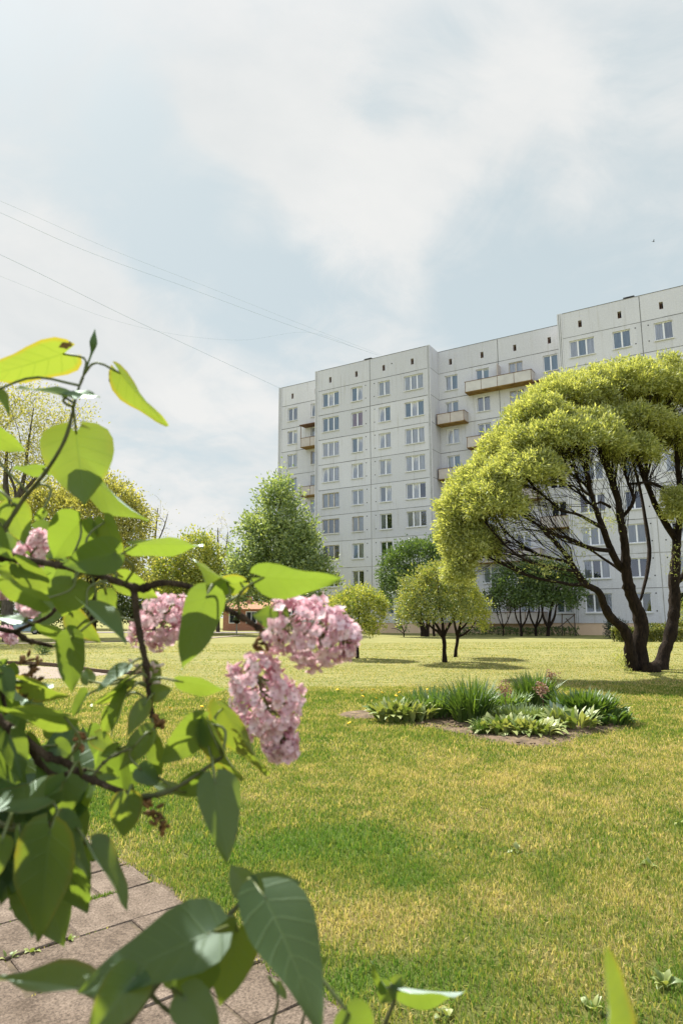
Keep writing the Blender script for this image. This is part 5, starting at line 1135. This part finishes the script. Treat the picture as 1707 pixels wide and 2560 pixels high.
ms = blades('moss_and_grass', q[:, 0], q[:, 1], 0.028 * (0.5 + r.random(420)), np.full(420, 0.006), np.full(420, 0.9), BLADE, seed=9)
tag(ms, 'green moss and grass filling a joint of the slab path', 'moss', kind='stuff')
# ---------------------------------------------------------------- the lilac in the foreground
mt, nt = newmat('lilac_leaf')
uv = N(nt, 'ShaderNodeUVMap', uv_map='UVMap'); su = N(nt, 'ShaderNodeSeparateXYZ'); L(nt, uv.outputs[0], su.inputs[0])
sA = mth(nt, 'ABSOLUTE', su.outputs[0]); tt = su.outputs[1]
oi = N(nt, 'ShaderNodeObjectInfo').outputs['Random']
midrib = mrange(nt, sA, 0.015, 0.05, 1, 0)
vein = mth(nt, 'SINE', mth(nt, 'MULTIPLY', mth(nt, 'SUBTRACT', tt, mth(nt, 'MULTIPLY', sA, 0.20)), 42.0))
vein = mth(nt, 'MULTIPLY', mrange(nt, vein, 0.82, 1.0), 0.55)
vv = mth(nt, 'MAXIMUM', midrib, vein)
tcx = N(nt, 'ShaderNodeTexCoord').outputs['Object']
mot = noise(nt, tcx, 45, 4, 0.6)
dcol = mixc(nt, oi, (0.022, 0.055, 0.018), (0.036, 0.080, 0.022))
dcol = mixc(nt, mth(nt, 'MULTIPLY', vv, 0.35), dcol, (0.16, 0.22, 0.08))
tcol = mixc(nt, oi, (0.235, 0.335, 0.036), (0.355, 0.43, 0.042))
tcol = mixc(nt, mth(nt, 'MULTIPLY', mot, 0.5), tcol, (0.26, 0.40, 0.02))
tcol = mixc(nt, mth(nt, 'MULTIPLY', vv, 0.50), tcol, (0.18, 0.27, 0.02))
rim = mth(nt, 'MULTIPLY', mrange(nt, sA, 0.72, 1.0), mrange(nt, mth(nt, 'ADD', oi, mth(nt, 'MULTIPLY', mot, 0.6)), 0.85, 1.3))
tcol = mixc(nt, mth(nt, 'MULTIPLY', rim, 0.7), tcol, (0.50, 0.34, 0.02))
sp_ = mth(nt, 'MULTIPLY', mrange(nt, noise(nt, tcx, 28, 3, 0.6), 0.66, 0.70), mrange(nt, mth(nt, 'ADD', sA, oi), 1.15, 1.5))   # brown blemishes, mostly near the margin
dcol = mixc(nt, sp_, dcol, (0.06, 0.035, 0.012)); tcol = mixc(nt, sp_, tcol, (0.05, 0.03, 0.01))
d = N(nt, 'ShaderNodeBsdfDiffuse'); L(nt, dcol, d.inputs[0])
t_ = N(nt, 'ShaderNodeBsdfTranslucent'); L(nt, tcol, t_.inputs[0])
mx = N(nt, 'ShaderNodeMixShader', inp={0: 0.50}); L(nt, d.outputs[0], mx.inputs[1]); L(nt, t_.outputs[0], mx.inputs[2])
g = N(nt, 'ShaderNodeBsdfGlossy', inp={'Roughness': 0.50, 'Color': (0.80, 0.95, 0.88, 1)})
bn = N(nt, 'ShaderNodeBump', inp={'Strength': 0.35, 'Distance': 0.0015}); L(nt, mth(nt, 'ADD', vv, mth(nt, 'MULTIPLY', mot, 0.5)), bn.inputs['Height'])
for s_ in (d, g): L(nt, bn.outputs[0], s_.inputs['Normal'])
fr = N(nt, 'ShaderNodeFresnel', inp={'IOR': 1.42})
m2 = N(nt, 'ShaderNodeMixShader'); L(nt, mth(nt, 'ADD', mth(nt, 'MULTIPLY', fr.outputs[0], 0.62), 0.014), m2.inputs[0]); L(nt, mx.outputs[0], m2.inputs[1]); L(nt, g.outputs[0], m2.inputs[2])
o = N(nt, 'ShaderNodeOutputMaterial'); L(nt, m2.outputs[0], o.inputs[0]); LLEAF = mt
PETI = leafmat('green_stalk', (0.10, 0.13, 0.03), (0.16, 0.18, 0.05), 0.2, 1.2, gloss=0.06)
TWIG = barkmat('lilac_bark', (0.045, 0.028, 0.018), (0.20, 0.145, 0.10), 60)
GTWIG = pm('green_twig', (0.05, 0.06, 0.022), (0.10, 0.10, 0.04), 60, 0.6)
PET = leafmat('lilac_petals', (0.66, 0.40, 0.465), (0.90, 0.75, 0.79), 0.40, 1.12, tint=(1, 0.88, 0.91), gloss=0.05)
BUDM = leafmat('lilac_buds', (0.52, 0.20, 0.28), (0.68, 0.36, 0.44), 0.25, 1.1, tint=(1, 0.9, 0.95), gloss=0.05)
PALB = leafmat('pale_buds', (0.62, 0.45, 0.38), (0.80, 0.70, 0.62), 0.3, 1.1, tint=(1, 0.95, 0.9), gloss=0.06)
WITH = pm('withered_brown', (0.035, 0.022, 0.012), (0.30, 0.15, 0.05), 70, 0.85)
lroot = np.array([-0.80, 0.66, 0.0])
lil = thing('lilac_bush', 'flowering lilac bush with backlit heart-shaped leaves and pink blossom filling the left foreground', 'bush', lroot)
lr = np.random.default_rng(5)
BR = []   # branch polylines for petioles to reach
def branch(pts, r0, r1, mat, name='branch', pre=None, n=None):
    q = [np.array(x) for x in (pre or [])] + [P(*p) for p in pts]
    n = n or len(q) * 5
    s = spline(q, n); k_ = len(pre or [])
    rad = np.interp(np.linspace(0, 1, n), [0, k_ / len(q), 1], [r0 * 2.2, r0, r1]) if k_ else np.interp(np.linspace(0, 1, n), [0, 1], [r0, r1])
    BR.append(s)
    mb = MB(); mb.tube(s - lroot, rad * (1 + 0.10 * lr.standard_normal(n)), 8, wob=0.06, seed=int(r0 * 1e5))
    for _ in range(max(2, n // 9)):     # nodes along the twig
        i = lr.integers(2, n - 1); mb.sph(s[i] - lroot, rad[i] * 1.5, nu=6, nv=4)
    return mb.build(name, [mat], lil, smooth=True)
stA = [(-0.80, 0.66, -0.05), (-0.78, 0.66, 0.5), (-0.70, 0.65, 1.1), (-0.60, 0.64, 1.5)]
stB = [(-0.84, 0.62, -0.05), (-0.80, 0.58, 0.6), (-0.66, 0.55, 1.15), (-0.52, 0.53, 1.4)]
stC = [(-0.74, 0.70, -0.05), (-0.68, 0.74, 0.6), (-0.60, 0.72, 1.0), (-0.46, 0.66, 1.30)]
branch([(-60, 1378, 0.63), (0, 1391, 0.63), (96, 1404, 0.63), (223, 1430, 0.63), (319, 1463, 0.63), (345, 1472, 0.63), (399, 1458, 0.63), (446, 1460, 0.63), (500, 1478, 0.63), (554, 1515, 0.63), (610, 1546, 0.63), (652, 1574, 0.64)], 0.0040, 0.0026, TWIG, pre=stA, n=90)
branch([(335, 1470, 0.63), (343, 1541, 0.63), (354, 1605, 0.625), (367, 1669, 0.62), (373, 1733, 0.62), (384, 1803, 0.62)], 0.0034, 0.0022, TWIG)
branch([(-60, 1400, 0.60), (0, 1339, 0.60), (19, 1310, 0.60), (62, 1245, 0.60), (118, 1176, 0.585), (160, 1106, 0.58), (191, 991, 0.595), (210, 937, 0.62)], 0.0026, 0.0012, GTWIG, pre=[(-0.55, 0.62, 1.52)])
branch([(-60, 1740, 0.58), (0, 1800, 0.575), (64, 1851, 0.57), (128, 1895, 0.57), (166, 1906, 0.565), (204, 1938, 0.56), (249, 1957, 0.56), (300, 1978, 0.56), (351, 1993, 0.56), (380, 1994, 0.56)], 0.0036, 0.0020, TWIG, pre=stB, n=80)
branch([(351, 1992, 0.56), (415, 1982, 0.56), (470, 1952, 0.565), (520, 1917, 0.57), (556, 1892, 0.57)], 0.0020, 0.0014, GTWIG)
branch([(70, 1860, 0.57), (96, 1903, 0.58), (142, 1939, 0.585), (184, 1930, 0.585), (215, 1925, 0.58)], 0.0028, 0.0016, TWIG)
branch([(230, 1945, 0.56), (262, 1905, 0.565), (300, 1882, 0.57), (330, 1872, 0.57)], 0.0015, 0.0011, GTWIG)
branch([(-50, 1575, 0.72), (0, 1573, 0.72), (38, 1578, 0.72), (66, 1566, 0.72), (96, 1554, 0.72), (131, 1533, 0.72), (150, 1500, 0.72)], 0.0034, 0.0016, TWIG, pre=[(-0.60, 0.72, 1.45)])
branch([(38, 1578, 0.72), (73, 1602, 0.72), (100, 1608, 0.72), (132, 1616, 0.72)], 0.0030, 0.0018, TWIG)
branch([(-40, 1650, 0.66), (0, 1712, 0.66), (12, 1760, 0.66), (20, 1800, 0.66)], 0.0026, 0.0016, TWIG, pre=[(-0.50, 0.66, 1.50)])
branch([(230, 2660, 0.42), (319, 2557, 0.43), (376, 2483, 0.44), (446, 2397, 0.45), (500, 2350, 0.455), (540, 2321, 0.46), (580, 2280, 0.47), (618, 2236, 0.475)], 0.0026, 0.0014, GTWIG, pre=stC, n=60)
branch([(376, 2483, 0.44), (400, 2510, 0.44), (440, 2535, 0.44), (470, 2530, 0.44)], 0.0016, 0.0010, GTWIG)
branch([(-60, 2050, 0.50), (0, 2060, 0.505), (60, 2072, 0.51), (121, 2060, 0.52), (150, 2058, 0.52), (228, 2118, 0.53)], 0.0032, 0.0015, GTWIG, pre=[(-0.52, 0.53, 1.3)])
branch([(660, 2640, 0.50), (680, 2560, 0.51), (695, 2500, 0.515), (690, 2460, 0.52)], 0.0014, 0.0009, GTWIG, pre=[(-0.30, 0.66, 1.0)])
branch([(740, 2640, 0.50), (765, 2520, 0.51), (790, 2455, 0.52)], 0.0012, 0.0008, GTWIG, pre=[(-0.25, 0.66, 1.0)])
ALLB = np.concatenate([b[len(b) // 6:] for b in BR])
TT = np.array([0, 0.03, 0.09, 0.18, 0.30, 0.44, 0.58, 0.72, 0.84, 0.93, 1.0]); TW = np.array([0.20, 0.60, 0.88, 1.0, 0.99, 0.90, 0.75, 0.54, 0.31, 0.13, 0.0])
SSG = np.array([-1, -0.72, -0.4, -0.03, 0.03, 0.4, 0.72, 1.0])
def leafgeo(base, tip, W, nsign, roll, fold, bend, r, wave=1.0, pet=None, pmat=True):
    ax = tip - base; Ln = np.linalg.norm(ax); d_ = ax / Ln
    v_ = np.array([0, 0, EYE]) - (base + tip) / 2; v_ /= np.linalg.norm(v_)
    s0 = np.cross(d_, v_); s0 /= np.linalg.norm(s0) + 1e-9; n0 = np.cross(s0, d_)
    best = None
    for sg in (1, -1):
        s = s0 * math.cos(roll) + n0 * math.sin(roll) * sg; n_ = np.cross(s, d_)
        if n_ @ v_ < 0: n_ = -n_
        if best is None or n_[2] * nsign > best[1][2] * nsign: best = (s, n_)
    s, n_ = best
    tn, sn = len(TT), len(SSG); V_ = np.zeros((tn, sn, 3)); U_ = np.zeros((tn, sn, 2))
    ph = r.random() * 6
    for i in range(tn):
        for j in range(sn):
            t, q = TT[i], SSG[j]; a = abs(q); hw = W / 2 * TW[i]
            y = t * Ln - 0.15 * Ln * a ** 1.5 * max(0, 1 - t * 3.2) * 1.0
            curl = bend * Ln * t * t
            z = fold * a * hw - curl + wave * 0.032 * Ln * math.sin(t * 9 + ph + q * 1.2) * a * a
            V_[i, j] = base + d_ * y + s * q * hw * math.cos(fold * 0.6) + n_ * z
            U_[i, j] = (q, t)
    idx = np.arange(tn * sn).reshape(tn, sn)
    f = np.stack([idx[:-1, :-1], idx[:-1, 1:], idx[1:, 1:], idx[1:, :-1]], -1).reshape(-1, 4)
    return V_.reshape(-1, 3), f, U_.reshape(-1, 2), d_
def petiole(base, d_, ln_max=0.045):
    dd = np.linalg.norm(ALLB - base, axis=1); j = int(np.argmin(dd)); e = ALLB[j]
    m_ = (base + e) / 2 - d_ * min(0.012, dd[j] * 0.4)
    s = spline([base + d_ * 0.002, m_, e], 8)
    return s, dd[j]
def addleaf(name, bx, by, tx, ty, wpx, Yb, dY=0.0, nsign=0, fold=None, bend=None, wave=1.0, label=None, minw=0.60):
    base, tip = P(bx, by, Yb), P(tx, ty, Yb + dY)
    Ln = np.linalg.norm(tip - base); wm = wpx * (Yb + dY / 2) / FPX
    W = min(max(minw * Ln, wm), 0.95 * Ln) if wm < 0.95 * Ln else wm
    roll = math.acos(min(1, wm / W)); nsign = nsign or (-1 if by < 1560 else (1 if by > 1900 else (1 if lr.random() < .4 else -1)))
    fold = lr.uniform(0.15, 0.45) if fold is None else fold; bend = lr.uniform(-0.05, 0.16) if bend is None else bend
    v, f, u, d_ = leafgeo(base, tip, W, nsign, roll, fold, bend, lr, wave)
    s, dist = petiole(base, d_)
    mb = MB(); mb.tube(s, np.linspace(0.0011, 0.0013, len(s)), 6)
    vv_ = np.vstack([v, np.array(mb.v)]) - lroot; k = len(v)
    fq = np.array(mb.q) + k; ft = np.array(mb.t) + k
    me = fastmesh(name, vv_, [f, fq, ft], [LLEAF, PETI], [np.zeros(len(f)), np.ones(len(fq)), np.ones(len(ft))], True, uv=np.vstack([u, np.zeros((len(mb.v), 2))]))
    o_ = link(name, me, lil)
    if label: o_['label'] = label
    return o_
LV = [  # base x,y  tip x,y  seen width  distance  [tip nearer/farther, facing, fold, bend]
 (163, 883, -55, 955, 100, .62, .00, -1, .1, .06), (298, 929, 408, 1073, 52, .62, .02, -1, .3, .10), (161, 991, 41, 956, 22, .575, .02, 1, .2, .1), (163, 990, 247, 983, 16, .575, -.01, 1, .2, .1),
 (191, 1080, 212, 1262, 176, .62, .0, -1, .05, .02), (200, 1165, 359, 1311, 56, .66, -.02, -1, .3, .05), (-40, 1075, 64, 1130, 62, .62, .01, -1), (112, 1171, 29, 1178, 36, .66, .02, -1),
 (204, 1300, 130, 1400, 118, .64, .02, -1, .15), (29, 1262, 64, 1360, 78, .60, .01, -1, .15), (292, 1382, 158, 1412, 96, .58, .0, -1, .2), (261, 1300, 306, 1402, 56, .64, .01, -1), (338, 1361, 507, 1358, 50, .64, .03, -1, .2, -.05),
 (303, 1440, 396, 1496, 58, .68, .02, -1), (518, 1487, 458, 1676, 98, .60, .0, -1, .12, .03), (572, 1459, 474, 1408, 46, .66, .02, -1), (606, 1455, 512, 1476, 52, .66, .01, -1), (655, 1442, 847, 1464, 80, .59, -.01, -1, .2, .12),
 (712, 1548, 630, 1536, 66, .63, .01, -1, .1), (453, 1703, 568, 1731, 42, .61, .0, -1), (554, 1767, 663, 1946, 60, .62, .01, -1, .25, .05), (514, 1804, 398, 1912, 84, .58, .0, -1, .15), (519, 1802, 588, 1963, 46, .575, .0, -1, .4),
 (540, 1868, 580, 1960, 44, .60, .0, -1), (514, 1947, 436, 1985, 58, .57, .01, -1, .6), (537, 1953, 572, 2157, 98, .54, -.02, 1, .25, .05), (622, 2230, 576, 2162, 62, .475, .01, -1, .2), (630, 2229, 757, 2204, 72, .475, .01, -1, .2),
 (660, 2240, 818, 2556, 150, .44, -.05, 1, .22, .12), (596, 2321, 549, 2515, 112, .46, .0, -1, .2), (529, 2332, 190, 2472, 140, .42, -.02, 1, .18, .06), (198, 2470, -30, 2430, 62, .43, .02, 1, .25), (339, 2440, 215, 2605, 112, .40, -.02, 1, .5),
 (459, 2491, 555, 2600, 92, .40, -.01, 1, .15), (518, 2393, 441, 2516, 92, .44, .01, -1, .25), (127, 2075, 92, 2360, 130, .48, .0, 1, .2), (153, 2056, 226, 2198, 50, .50, .02, 1), (121, 1992, -60, 2010, 72, .52, .02, 1), (166, 1947, 145, 2058, 86, .53, .0, -1),
 (228, 2121, 319, 2279, 46, .50, .0, 1, .5), (319, 1989, 309, 2099, 76, .54, .0, 1), (178, 1592, 182, 1738, 70, .62, .0, -1, .1, .0), (178, 1538, 255, 1606, 54, .64, .0, -1), (214, 1513, 325, 1595, 42, .60, -.02, 1, .4, .12), (265, 1481, 281, 1553, 48, .66, .0, -1),
 (55, 1702, 168, 1750, 48, .64, .0, -1), (223, 1707, 217, 1668, 36, .64, .01, 1), (316, 1667, 242, 1730, 30, .61, -.02, 1), (316, 1702, 230, 1771, 30, .61, .0, -1), (220, 1733, 182, 1800, 28, .62, .0, 1, .6), (281, 1771, 258, 1840, 40, .62, .0, 1), (319, 1730, 271, 1843, 36, .61, .0, 1, .5),
 (168, 1792, -12, 1777, 52, .55, .0, -1), (108, 1503, -30, 1450, 50, .58, .0, -1), (185, 1456, 156, 1543, 108, .62, .0, -1, .15), (48, 1410, 143, 1495, 62, .62, .0, -1), (19, 1433, 105, 1484, 42, .66, .01, -1), (57, 1553, -6, 1545, 24, .70, .01, 1), (150, 1580, 77, 1567, 34, .70, .01, -1), (190, 1580, 155, 1566, 26, .64, .0, -1),
 (6, 1678, 35, 1756, 44, .60, .0, 1), (25, 1840, 57, 1952, 64, .55, .0, 1, .6), (350, 1922, 396, 1962, 52, .57, .0, 1), (396, 1940, 325, 1931, 50, .58, .0, 1), (387, 1846, 405, 1937, 44, .60, .0, -1), (380, 1829, 302, 1926, 56, .58, .0, 1, .3), (365, 1757, 318, 1842, 44, .60, -.01, 1),
 (383, 1735, 430, 1722, 46, .62, .0, 1), (376, 1663, 398, 1730, 44, .64, -.01, 1), (5, 2100, -20, 2205, 52, .46, .0, -1), (50, 2080, 60, 2242, 52, .50, .0, 1), (-10, 1225, 20, 1256, 30, .62, .0, -1), (112, 1278, 85, 1302, 26, .58, .0, -1), (-12, 972, 28, 1032, 26, .60, .0, 1), (60, 1440, -10, 1420, 50, .64, .0, -1),
 (300, 1870, 250, 1890, 34, .60, .0, 1), (140, 1860, 185, 1895, 44, .60, .0, 1), (70, 1840, 110, 1880, 30, .62, .0, -1), (240, 1840, 290, 1880, 44, .62, .0, -1), (120, 1820, 190, 1850, 40, .64, .0, -1), (440, 1975, 380, 1960, 30, .60, .0, 1), (250, 1930, 300, 1945, 34, .60, .0, -1),
 (-30, 1320, 30, 1400, 60, .56, .0, -1), (868, 2528, 930, 2640, 92, .42, .0, 1), (800, 2445, 816, 2382, 14, .50, .0, 1), (692, 2462, 720, 2500, 20, .5, .0, 1), (470, 2530, 500, 2575, 22, .44, .0, 1), (420, 2440, 470, 2470, 40, .47, .0, -1),
]
for l in LV:
    l = list(l) + [None] * (10 - len(l))
    nsg = l[7] if l[7] is not None else 0
    addleaf('leaf', l[0], l[1], l[2], l[3], l[4], l[5], l[6] or 0.0, nsg, l[8], l[9])
# further leaves deeper in the bush and outside the picture at the left: one mass
fv, ff, fu, k0 = [], [], [], 0
def massleaf(c, ln, seedless=None):
    global k0
    a = lr.normal(size=3); a[2] -= 0.5; a /= np.linalg.norm(a)
    v, f, u, _ = leafgeo(c, c + a * ln, ln * 0.68, -1 if lr.random() < .5 else 1, lr.uniform(0, 1.1), lr.uniform(.1, .5), lr.uniform(0, .15), lr)
    fv.append(v - lroot); ff.append(f + k0); fu.append(u); k0 += len(v)
for _ in range(34):     # inside the picture, behind the nearer leaves
    t = lr.random(); px = lr.uniform(-60, 250 if t < .7 else 330); py = lr.uniform(1320, 1960) if t < .7 else lr.uniform(1700, 1960)
    if 1600 < py < 1800 and px > 60: continue
    if py < 1480 and px > 230: continue
    massleaf(P(px, py, lr.uniform(0.68, 0.95)), lr.uniform(0.045, 0.075))
for _ in range(64):     # dark low mass at the lower left
    massleaf(P(lr.uniform(-90, 165), lr.uniform(1950, 2200), lr.uniform(0.53, 0.74)), lr.uniform(0.05, 0.08))
for _ in range(120):    # unseen leaves added past the left edge to keep sun off the lower leaves
    massleaf(P(lr.uniform(-420, -90), lr.uniform(1480, 1880), lr.uniform(0.52, 0.86)), lr.uniform(0.055, 0.085))
for _ in range(650):    # unseen leaves added beside and behind the camera to block sky light
    massleaf(np.array([lr.uniform(-1.25, -0.30), lr.uniform(-0.9, 0.22), lr.uniform(0.35, 2.3)]), lr.uniform(0.07, 0.10))
for _ in range(420):    # the body of the bush, left of the picture edge
    z = lr.uniform(0.35, 2.25); y = 0.66 + lr.normal() * 0.30
    x = -0.80 + lr.normal() * 0.26
    x = min(x, -0.60 * abs(y) - 0.10 - (0.06 if z > 1.2 else 0))
    massleaf(np.array([x, max(y, 0.25), z]), lr.uniform(0.055, 0.09))
o_ = link('foliage', fastmesh('foliage', np.concatenate(fv), [np.concatenate(ff)], [LLEAF], smooth=True, uv=np.concatenate(fu)), lil); o_['kind'] = 'stuff'
# blossom
def floret(mb, c, n_, sz, r, mi=0):
    n_ = n_ / np.linalg.norm(n_); a = np.cross(n_, r.normal(size=3)); a /= np.linalg.norm(a); b_ = np.cross(n_, a); op = r.uniform(-0.1, 0.7)
    for k in range(4):
        an = k * math.pi / 2 + r.normal() * 0.12; d1 = a * math.cos(an) + b_ * math.sin(an); d2 = -a * math.sin(an) + b_ * math.cos(an)
        w = sz * 0.27; l = sz * 0.52
        v = [c + d1 * sz * 0.05 - d2 * w * 0.3, c + d1 * sz * 0.05 + d2 * w * 0.3, c + d1 * l * 0.6 + d2 * w + n_ * (l * 0.25 * op + sz * 0.06), c + d1 * l * 0.6 - d2 * w + n_ * (l * 0.25 * op + sz * 0.06), c + d1 * l + n_ * (l * 0.6 * op), c + d1 * l * 0.62 + n_ * l * 0.2 * op]
        mb.add(v, [(0, 1, 2, 5), (0, 5, 3, 0)][:1], [(0, 5, 3), (5, 2, 4), (5, 4, 3)], mi)
    mb.bar(c - n_ * sz * 0.75, c, sz * 0.13, mi=1)
    mb.sph(c + n_ * 0.0006, sz * 0.05, mi=2, nu=5, nv=3)
def panicle(label, base, tip, width, Y, nfl, seed, taper=0.55, sz=0.0115, buds=0.10, blobs=None, dY=0.0):
    r = np.random.default_rng(seed); b_, t_2 = P(*base, Y), P(*tip, Y + dY); ax = t_2 - b_; Ln = np.linalg.norm(ax); d_ = ax / Ln
    W = width * Y / FPX / 2; mb = MB(); st = MB()
    x = np.cross(d_, [0, 1, 0.2]); x /= np.linalg.norm(x); y = np.cross(d_, x)
    st.tube(spline([b_ - lroot, b_ + ax * .5 - lroot, b_ + ax * .95 - lroot], 8), np.linspace(.0016, .0008, 8), 6)
    for i in range(nfl):
        t = r.random() ** 0.85; rr_ = W * ((math.sin(math.pi * min(1, 0.10 + t * 0.80)) ** 0.55) * (1 - taper * max(0, t - 0.35))) * (0.72 + 0.34 * r.random())
        rr_ *= 1 + 0.16 * math.sin(t * 11 + seed) ; an = r.random() * 2 * math.pi
        o_ = x * math.cos(an) + y * math.sin(an); c = b_ + ax * t + o_ * rr_
        n_ = o_ + d_ * (0.9 * (t - 0.45)) + r.normal(size=3) * 0.35
        if r.random() < buds: mb.tube([c - lroot - n_ * .004, c - lroot, c - lroot + n_ * .003], [.0007, .0016, .0006], 6, mi=1)
        else: floret(mb, c - lroot, n_, sz * r.uniform(0.8, 1.15), r)
        if i % 3 == 0: st.bar(b_ + ax * max(0, t - .1) - lroot, c - n_ / np.linalg.norm(n_) * sz * .7 - lroot, 0.0009)
    o_ = mb.build('flower_cluster', [PET, BUDM, WITH], lil)
    if label: o_['label'] = label
    st.build('stalk', [PETI], o_); return o_
panicle('large pink flower cluster pointing right', (672, 1548), (888, 1612), 182, 0.640, 300, 1, 0.35)
panicle('pink flower cluster hanging lowest', (622, 1640), (716, 1893), 172, 0.650, 320, 2, 0.62)
panicle('pink flower cluster behind the thin twig', (360, 1512), (438, 1600), 150, 0.72, 170, 3, 0.3)
panicle('small pink flower cluster above the left branch', (60, 1420), (110, 1335), 74, 0.70, 60, 4, 0.4)
panicle('pink flower cluster at the left edge', (-30, 1450), (30, 1478), 62, 0.90, 90, 5, 0.3)
panicle('tiny distant pink cluster at the left edge', (8, 1570), (36, 1604), 34, 1.10, 50, 6, 0.3)
panicle('short cluster of pink buds by the left twig', (40, 1530), (98, 1520), 44, 0.70, 22, 7, 0.3, buds=0.5)
# pale buds low on the thin twig, dry brown flower remains
def budgroup(label, pts, Y, n, spread, mat, ln, seed, name):
    r = np.random.default_rng(seed); mb = MB()
    for (px, py) in pts:
        for _ in range(n):
            c = P(px + r.normal() * spread, py + r.normal() * spread, Y + r.normal() * .006) - lroot; d_ = r.normal(size=3); d_ /= np.linalg.norm(d_)
            mb.tube([c - d_ * ln, c - d_ * ln * .4, c + d_ * ln * .4, c + d_ * ln], [ln * .12, ln * .36, ln * .42, ln * .1], 6)
    o_ = mb.build(name, [mat], lil, smooth=True); 
    if label: o_['label'] = label
budgroup('pale unopened buds on the thin hanging twig', [(350, 1668), (385, 1672), (390, 1705), (362, 1690)], 0.635, 5, 8, PALB, 0.0042, 1, 'flower_buds')
budgroup('dry brown flower remains at the end of the main branch', [(655, 1590), (668, 1610), (645, 1615), (700, 1605)], 0.635, 6, 9, WITH, 0.0045, 2, 'withered_flower')
budgroup('dark dry flower remains hanging below the lower branch', [(385, 2035), (405, 2050), (408, 2075), (370, 2010)], 0.56, 6, 8, WITH, 0.0040, 3, 'withered_flower')
budgroup('dark dry flower remains at far left', [(60, 1650), (85, 1655), (95, 1690), (75, 1675)], 0.66, 6, 9, WITH, 0.0045, 4, 'withered_flower')
budgroup('dark dry bud at the foot of the thin twig', [(395, 1800), (400, 1812)], 0.62, 7, 7, WITH, 0.0050, 5, 'withered_flower')
budgroup('brown dry bud cluster on the lower branch', [(200, 1860), (205, 1845)], 0.57, 6, 7, WITH, 0.0040, 6, 'withered_flower')
mb = MB(); a = [P(210, 937, .62), P(222, 905, .62), P(231, 878, .62), P(235, 850, .62), P(238, 822, .62)]
mb.tube(spline(a, 14) - lroot, np.concatenate([np.full(6, .0010), [.0013, .0022, .0034, .0040, .0034, .0022, .0011, .0003]]), 8); mb.build('terminal_bud', [LLEAF], lil, smooth=True)

# ---- separate lilac sprig and a young leaf near the lower edge
def sprig(name, label, cat, base, stem_px, leaves, mat=LLEAF):
    root = thing(name, label, cat, base); off = np.array(base)
    s = spline([off] + [P(*p) for p in stem_px], 16); mb = MB(); mb.tube(s - off, np.linspace(.003, .0011, 16), 6); mb.build('stem', [GTWIG], root, smooth=True)
    for (bx, by, tx, ty, w, Y, dY, ns, fold) in leaves:
        b_, t_2 = P(bx, by, Y), P(tx, ty, Y + dY); Ln = np.linalg.norm(t_2 - b_); wm = w * Y / FPX; W_ = max(0.6 * Ln, wm)
        v, f, u, d_ = leafgeo(b_, t_2, W_, ns, math.acos(min(1, wm / W_)), fold, 0.1, lr)
        link('leaf', fastmesh('leaf', v - off, [f], [LLEAF], smooth=True, uv=u), root)
        if np.linalg.norm(s[-1] - b_) > .004:
            pb = MB(); pb.tube(spline([s[-3] - off, (s[-1] + b_) / 2 - off, b_ - off], 6), .0011, 5); pb.build('leaf_stalk', [PETI], root)
sprig('lilac_sprig', 'small young lilac sprig with yellow-tipped leaves at the bottom edge of the lawn', 'sprig', (0.02, 0.62, 0.0), [(930, 2700, 0.56), (962, 2560, 0.56), (985, 2500, 0.56), (990, 2462, 0.56)],
      [(975, 2462, 948, 2510, 46, .56, 0, -1, .3), (985, 2460, 1006, 2438, 26, .56, 0, 1, .3), (1012, 2468, 1168, 2499, 32, .56, .01, -1, .5), (965, 2470, 925, 2408, 18, .56, 0, -1, .5), (992, 2470, 1010, 2448, 20, .56, 0, 1, .5)])
sprig('young_shoot', 'single blurred upright yellow leaf very near the camera at the lower right', 'sprig', (0.19, 0.34, 0.0), [(1515, 2760, 0.31), (1516, 2660, 0.31), (1517, 2600, 0.31)],
      [(1518, 2610, 1531, 2368, 58, .31, 0.0, -1, .5)])
